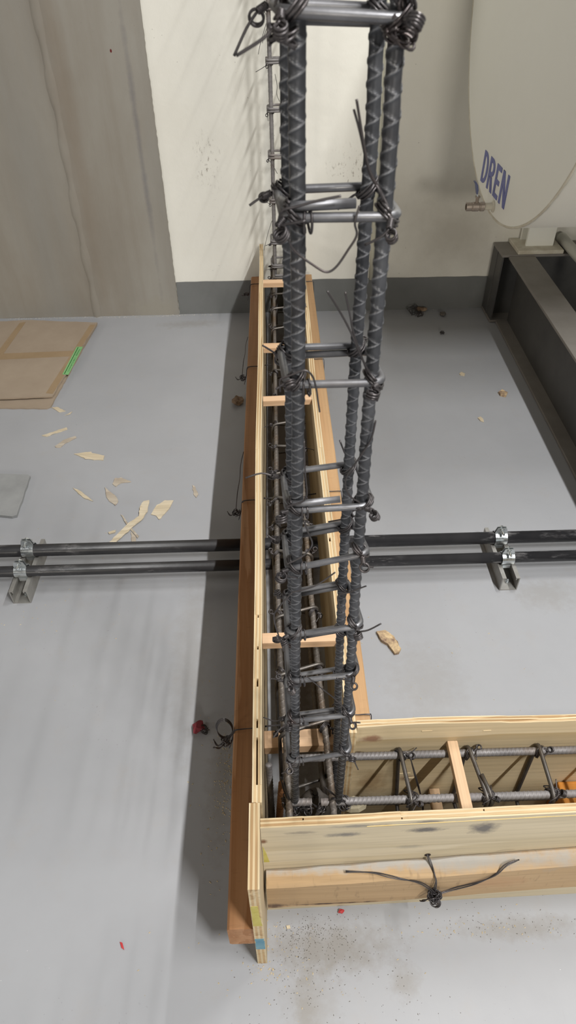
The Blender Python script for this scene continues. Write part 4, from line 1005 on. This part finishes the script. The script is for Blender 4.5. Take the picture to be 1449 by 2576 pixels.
solo('bark_scrap', crumple((-.126, 1.865, .0002), (.017, .023, .010), 3), M['brown_bit'], 'crumpled brown bark scrap in the shadow beside the left timber', 'wood chip')
solo('bark_scrap', crumple((.665, 2.468, .0002), (.012, .016, .006), 4), M['grit'], 'small dark crumb on the floor near the grey skirting', 'debris')
solo('bark_scrap', crumple((.585, 2.507, .0002), (.022, .014, .008), 5), M['brown_bit'], 'brown crumb lying against the skirting right of the conduit', 'debris')
solo('red_rag', crumple((-.170, .697, .0002), (.012, .015, .008), 7), M['dark_red'], 'dark red crumpled rag in the shadow beside the left timber', 'rag')
solo('wire_scrap', join(coil_knot((-.158, .692, .006), .010, random.Random(4), 5, 2)), M['wire'], 'curl of thin wire beside the dark red rag', 'wire', smooth=True)
solo('wire_scrap', join(coil_knot((.555, 2.49, .010), .026, random.Random(6), 6, 3), coil_knot((.575, 2.462, .007), .014, random.Random(8), 5, 2)), M['wire'], 'tangle of wire on the floor against the skirting below the white wall', 'wire', smooth=True)
solo('wire_scrap', join(coil_knot((.6327, 2.3122, .006), .009, random.Random(16), 5, 3)), M['wire'], 'small dark wire curl on the floor before the skirting', 'wire', smooth=True)
solo('red_scrap', prism([(-.2668, .333), (-.2628, .3318), (-.2582, .322), (-.263, .3248)], .0003, .002), M['red'], 'red plastic sliver on the floor left of the forms', 'plastic')
solo('red_scrap', crumple((.083, .3645, .0002), (.005, .003, .004), 9), M['red'], 'tiny red plastic crumb under the weathered timber', 'plastic')
solo('red_rag', crumple((.034, .665, .01), (.012, .02, .012), 12), M['dark_red'], 'dark red scrap on the trench floor behind the corner column', 'rag')
solo('cardboard_tab', crumple((.135, 1.865, .0002), (.010, .012, .005), 14), M['dust'], 'small tan crumb beside the right timber', 'debris')

# sawdust and grit: uncountable crumbs
def crumbs(spots, seed, smin, smax):
    r = random.Random(seed); V = []; F = []
    for (cx, cy, sx_, sy_, n) in spots:
        for _ in range(n):
            x = r.gauss(cx, sx_); y = r.gauss(cy, sy_); s = r.uniform(smin, smax); l = s*r.uniform(1, 2.6); a = r.uniform(0, 3.14)
            ux, uy_ = math.cos(a)*l, math.sin(a)*l; vx_, vy_ = -math.sin(a)*s, math.cos(a)*s; b = len(V); h = s*.8
            V += [(x+ux, y+uy_, .0002), (x+vx_, y+vy_, .0002), (x-ux, y-uy_, .0002), (x-vx_, y-vy_, .0002), (x, y, .0002+h)]
            F += [(b, b+1, b+4), (b+1, b+2, b+4), (b+2, b+3, b+4), (b+3, b, b+4)]
    return np.array(V), F
solo('sawdust', crumbs([(-.110, .60, .012, .045, 170), (-.118, .5, .02, .06, 60), (-.13, .7, .03, .08, 40), (-.02, .31, .03, .03, 40), (.02, .30, .12, .05, 50), (.15, 1.85, .04, .07, 50), (.3, .34, .09, .015, 60), (-.03, .285, .015, .006, 20), (-.5, 1.1, .25, .2, 40), (.3, .75, .12, .12, 40), (-.55, 1.0, .1, .05, 30)], 31, .0005, .0012), M['dust'],
     'pale sawdust crumbs strewn over the grey floor around the forms', 'sawdust', kind='stuff')
solo('plaster_crumbs', crumbs([(-1.0, 2.514, .12, .004, 120), (-.62, 2.513, .16, .004, 160), (-.36, 2.517, .08, .004, 60), (.45, 2.52, .2, .004, 50)], 33, .0008, .0022), M['plaster'],
     'whitish plaster crumbs along the foot of the back wall', 'crumbs', kind='stuff')
solo('floor_grit', crumbs([(.03, .335, .03, .015, 260), (.02, .30, .04, .03, 160), (.10, .315, .03, .03, 80), (.0, .24, .05, .05, 60), (.33, .345, .07, .012, 110), (.17, .26, .02, .03, 30), (.15, .22, .05, .02, 24)], 32, .00025, .0007), M['grit'],
     'dark grit strewn over the floor in front of the forms', 'grit', kind='stuff')
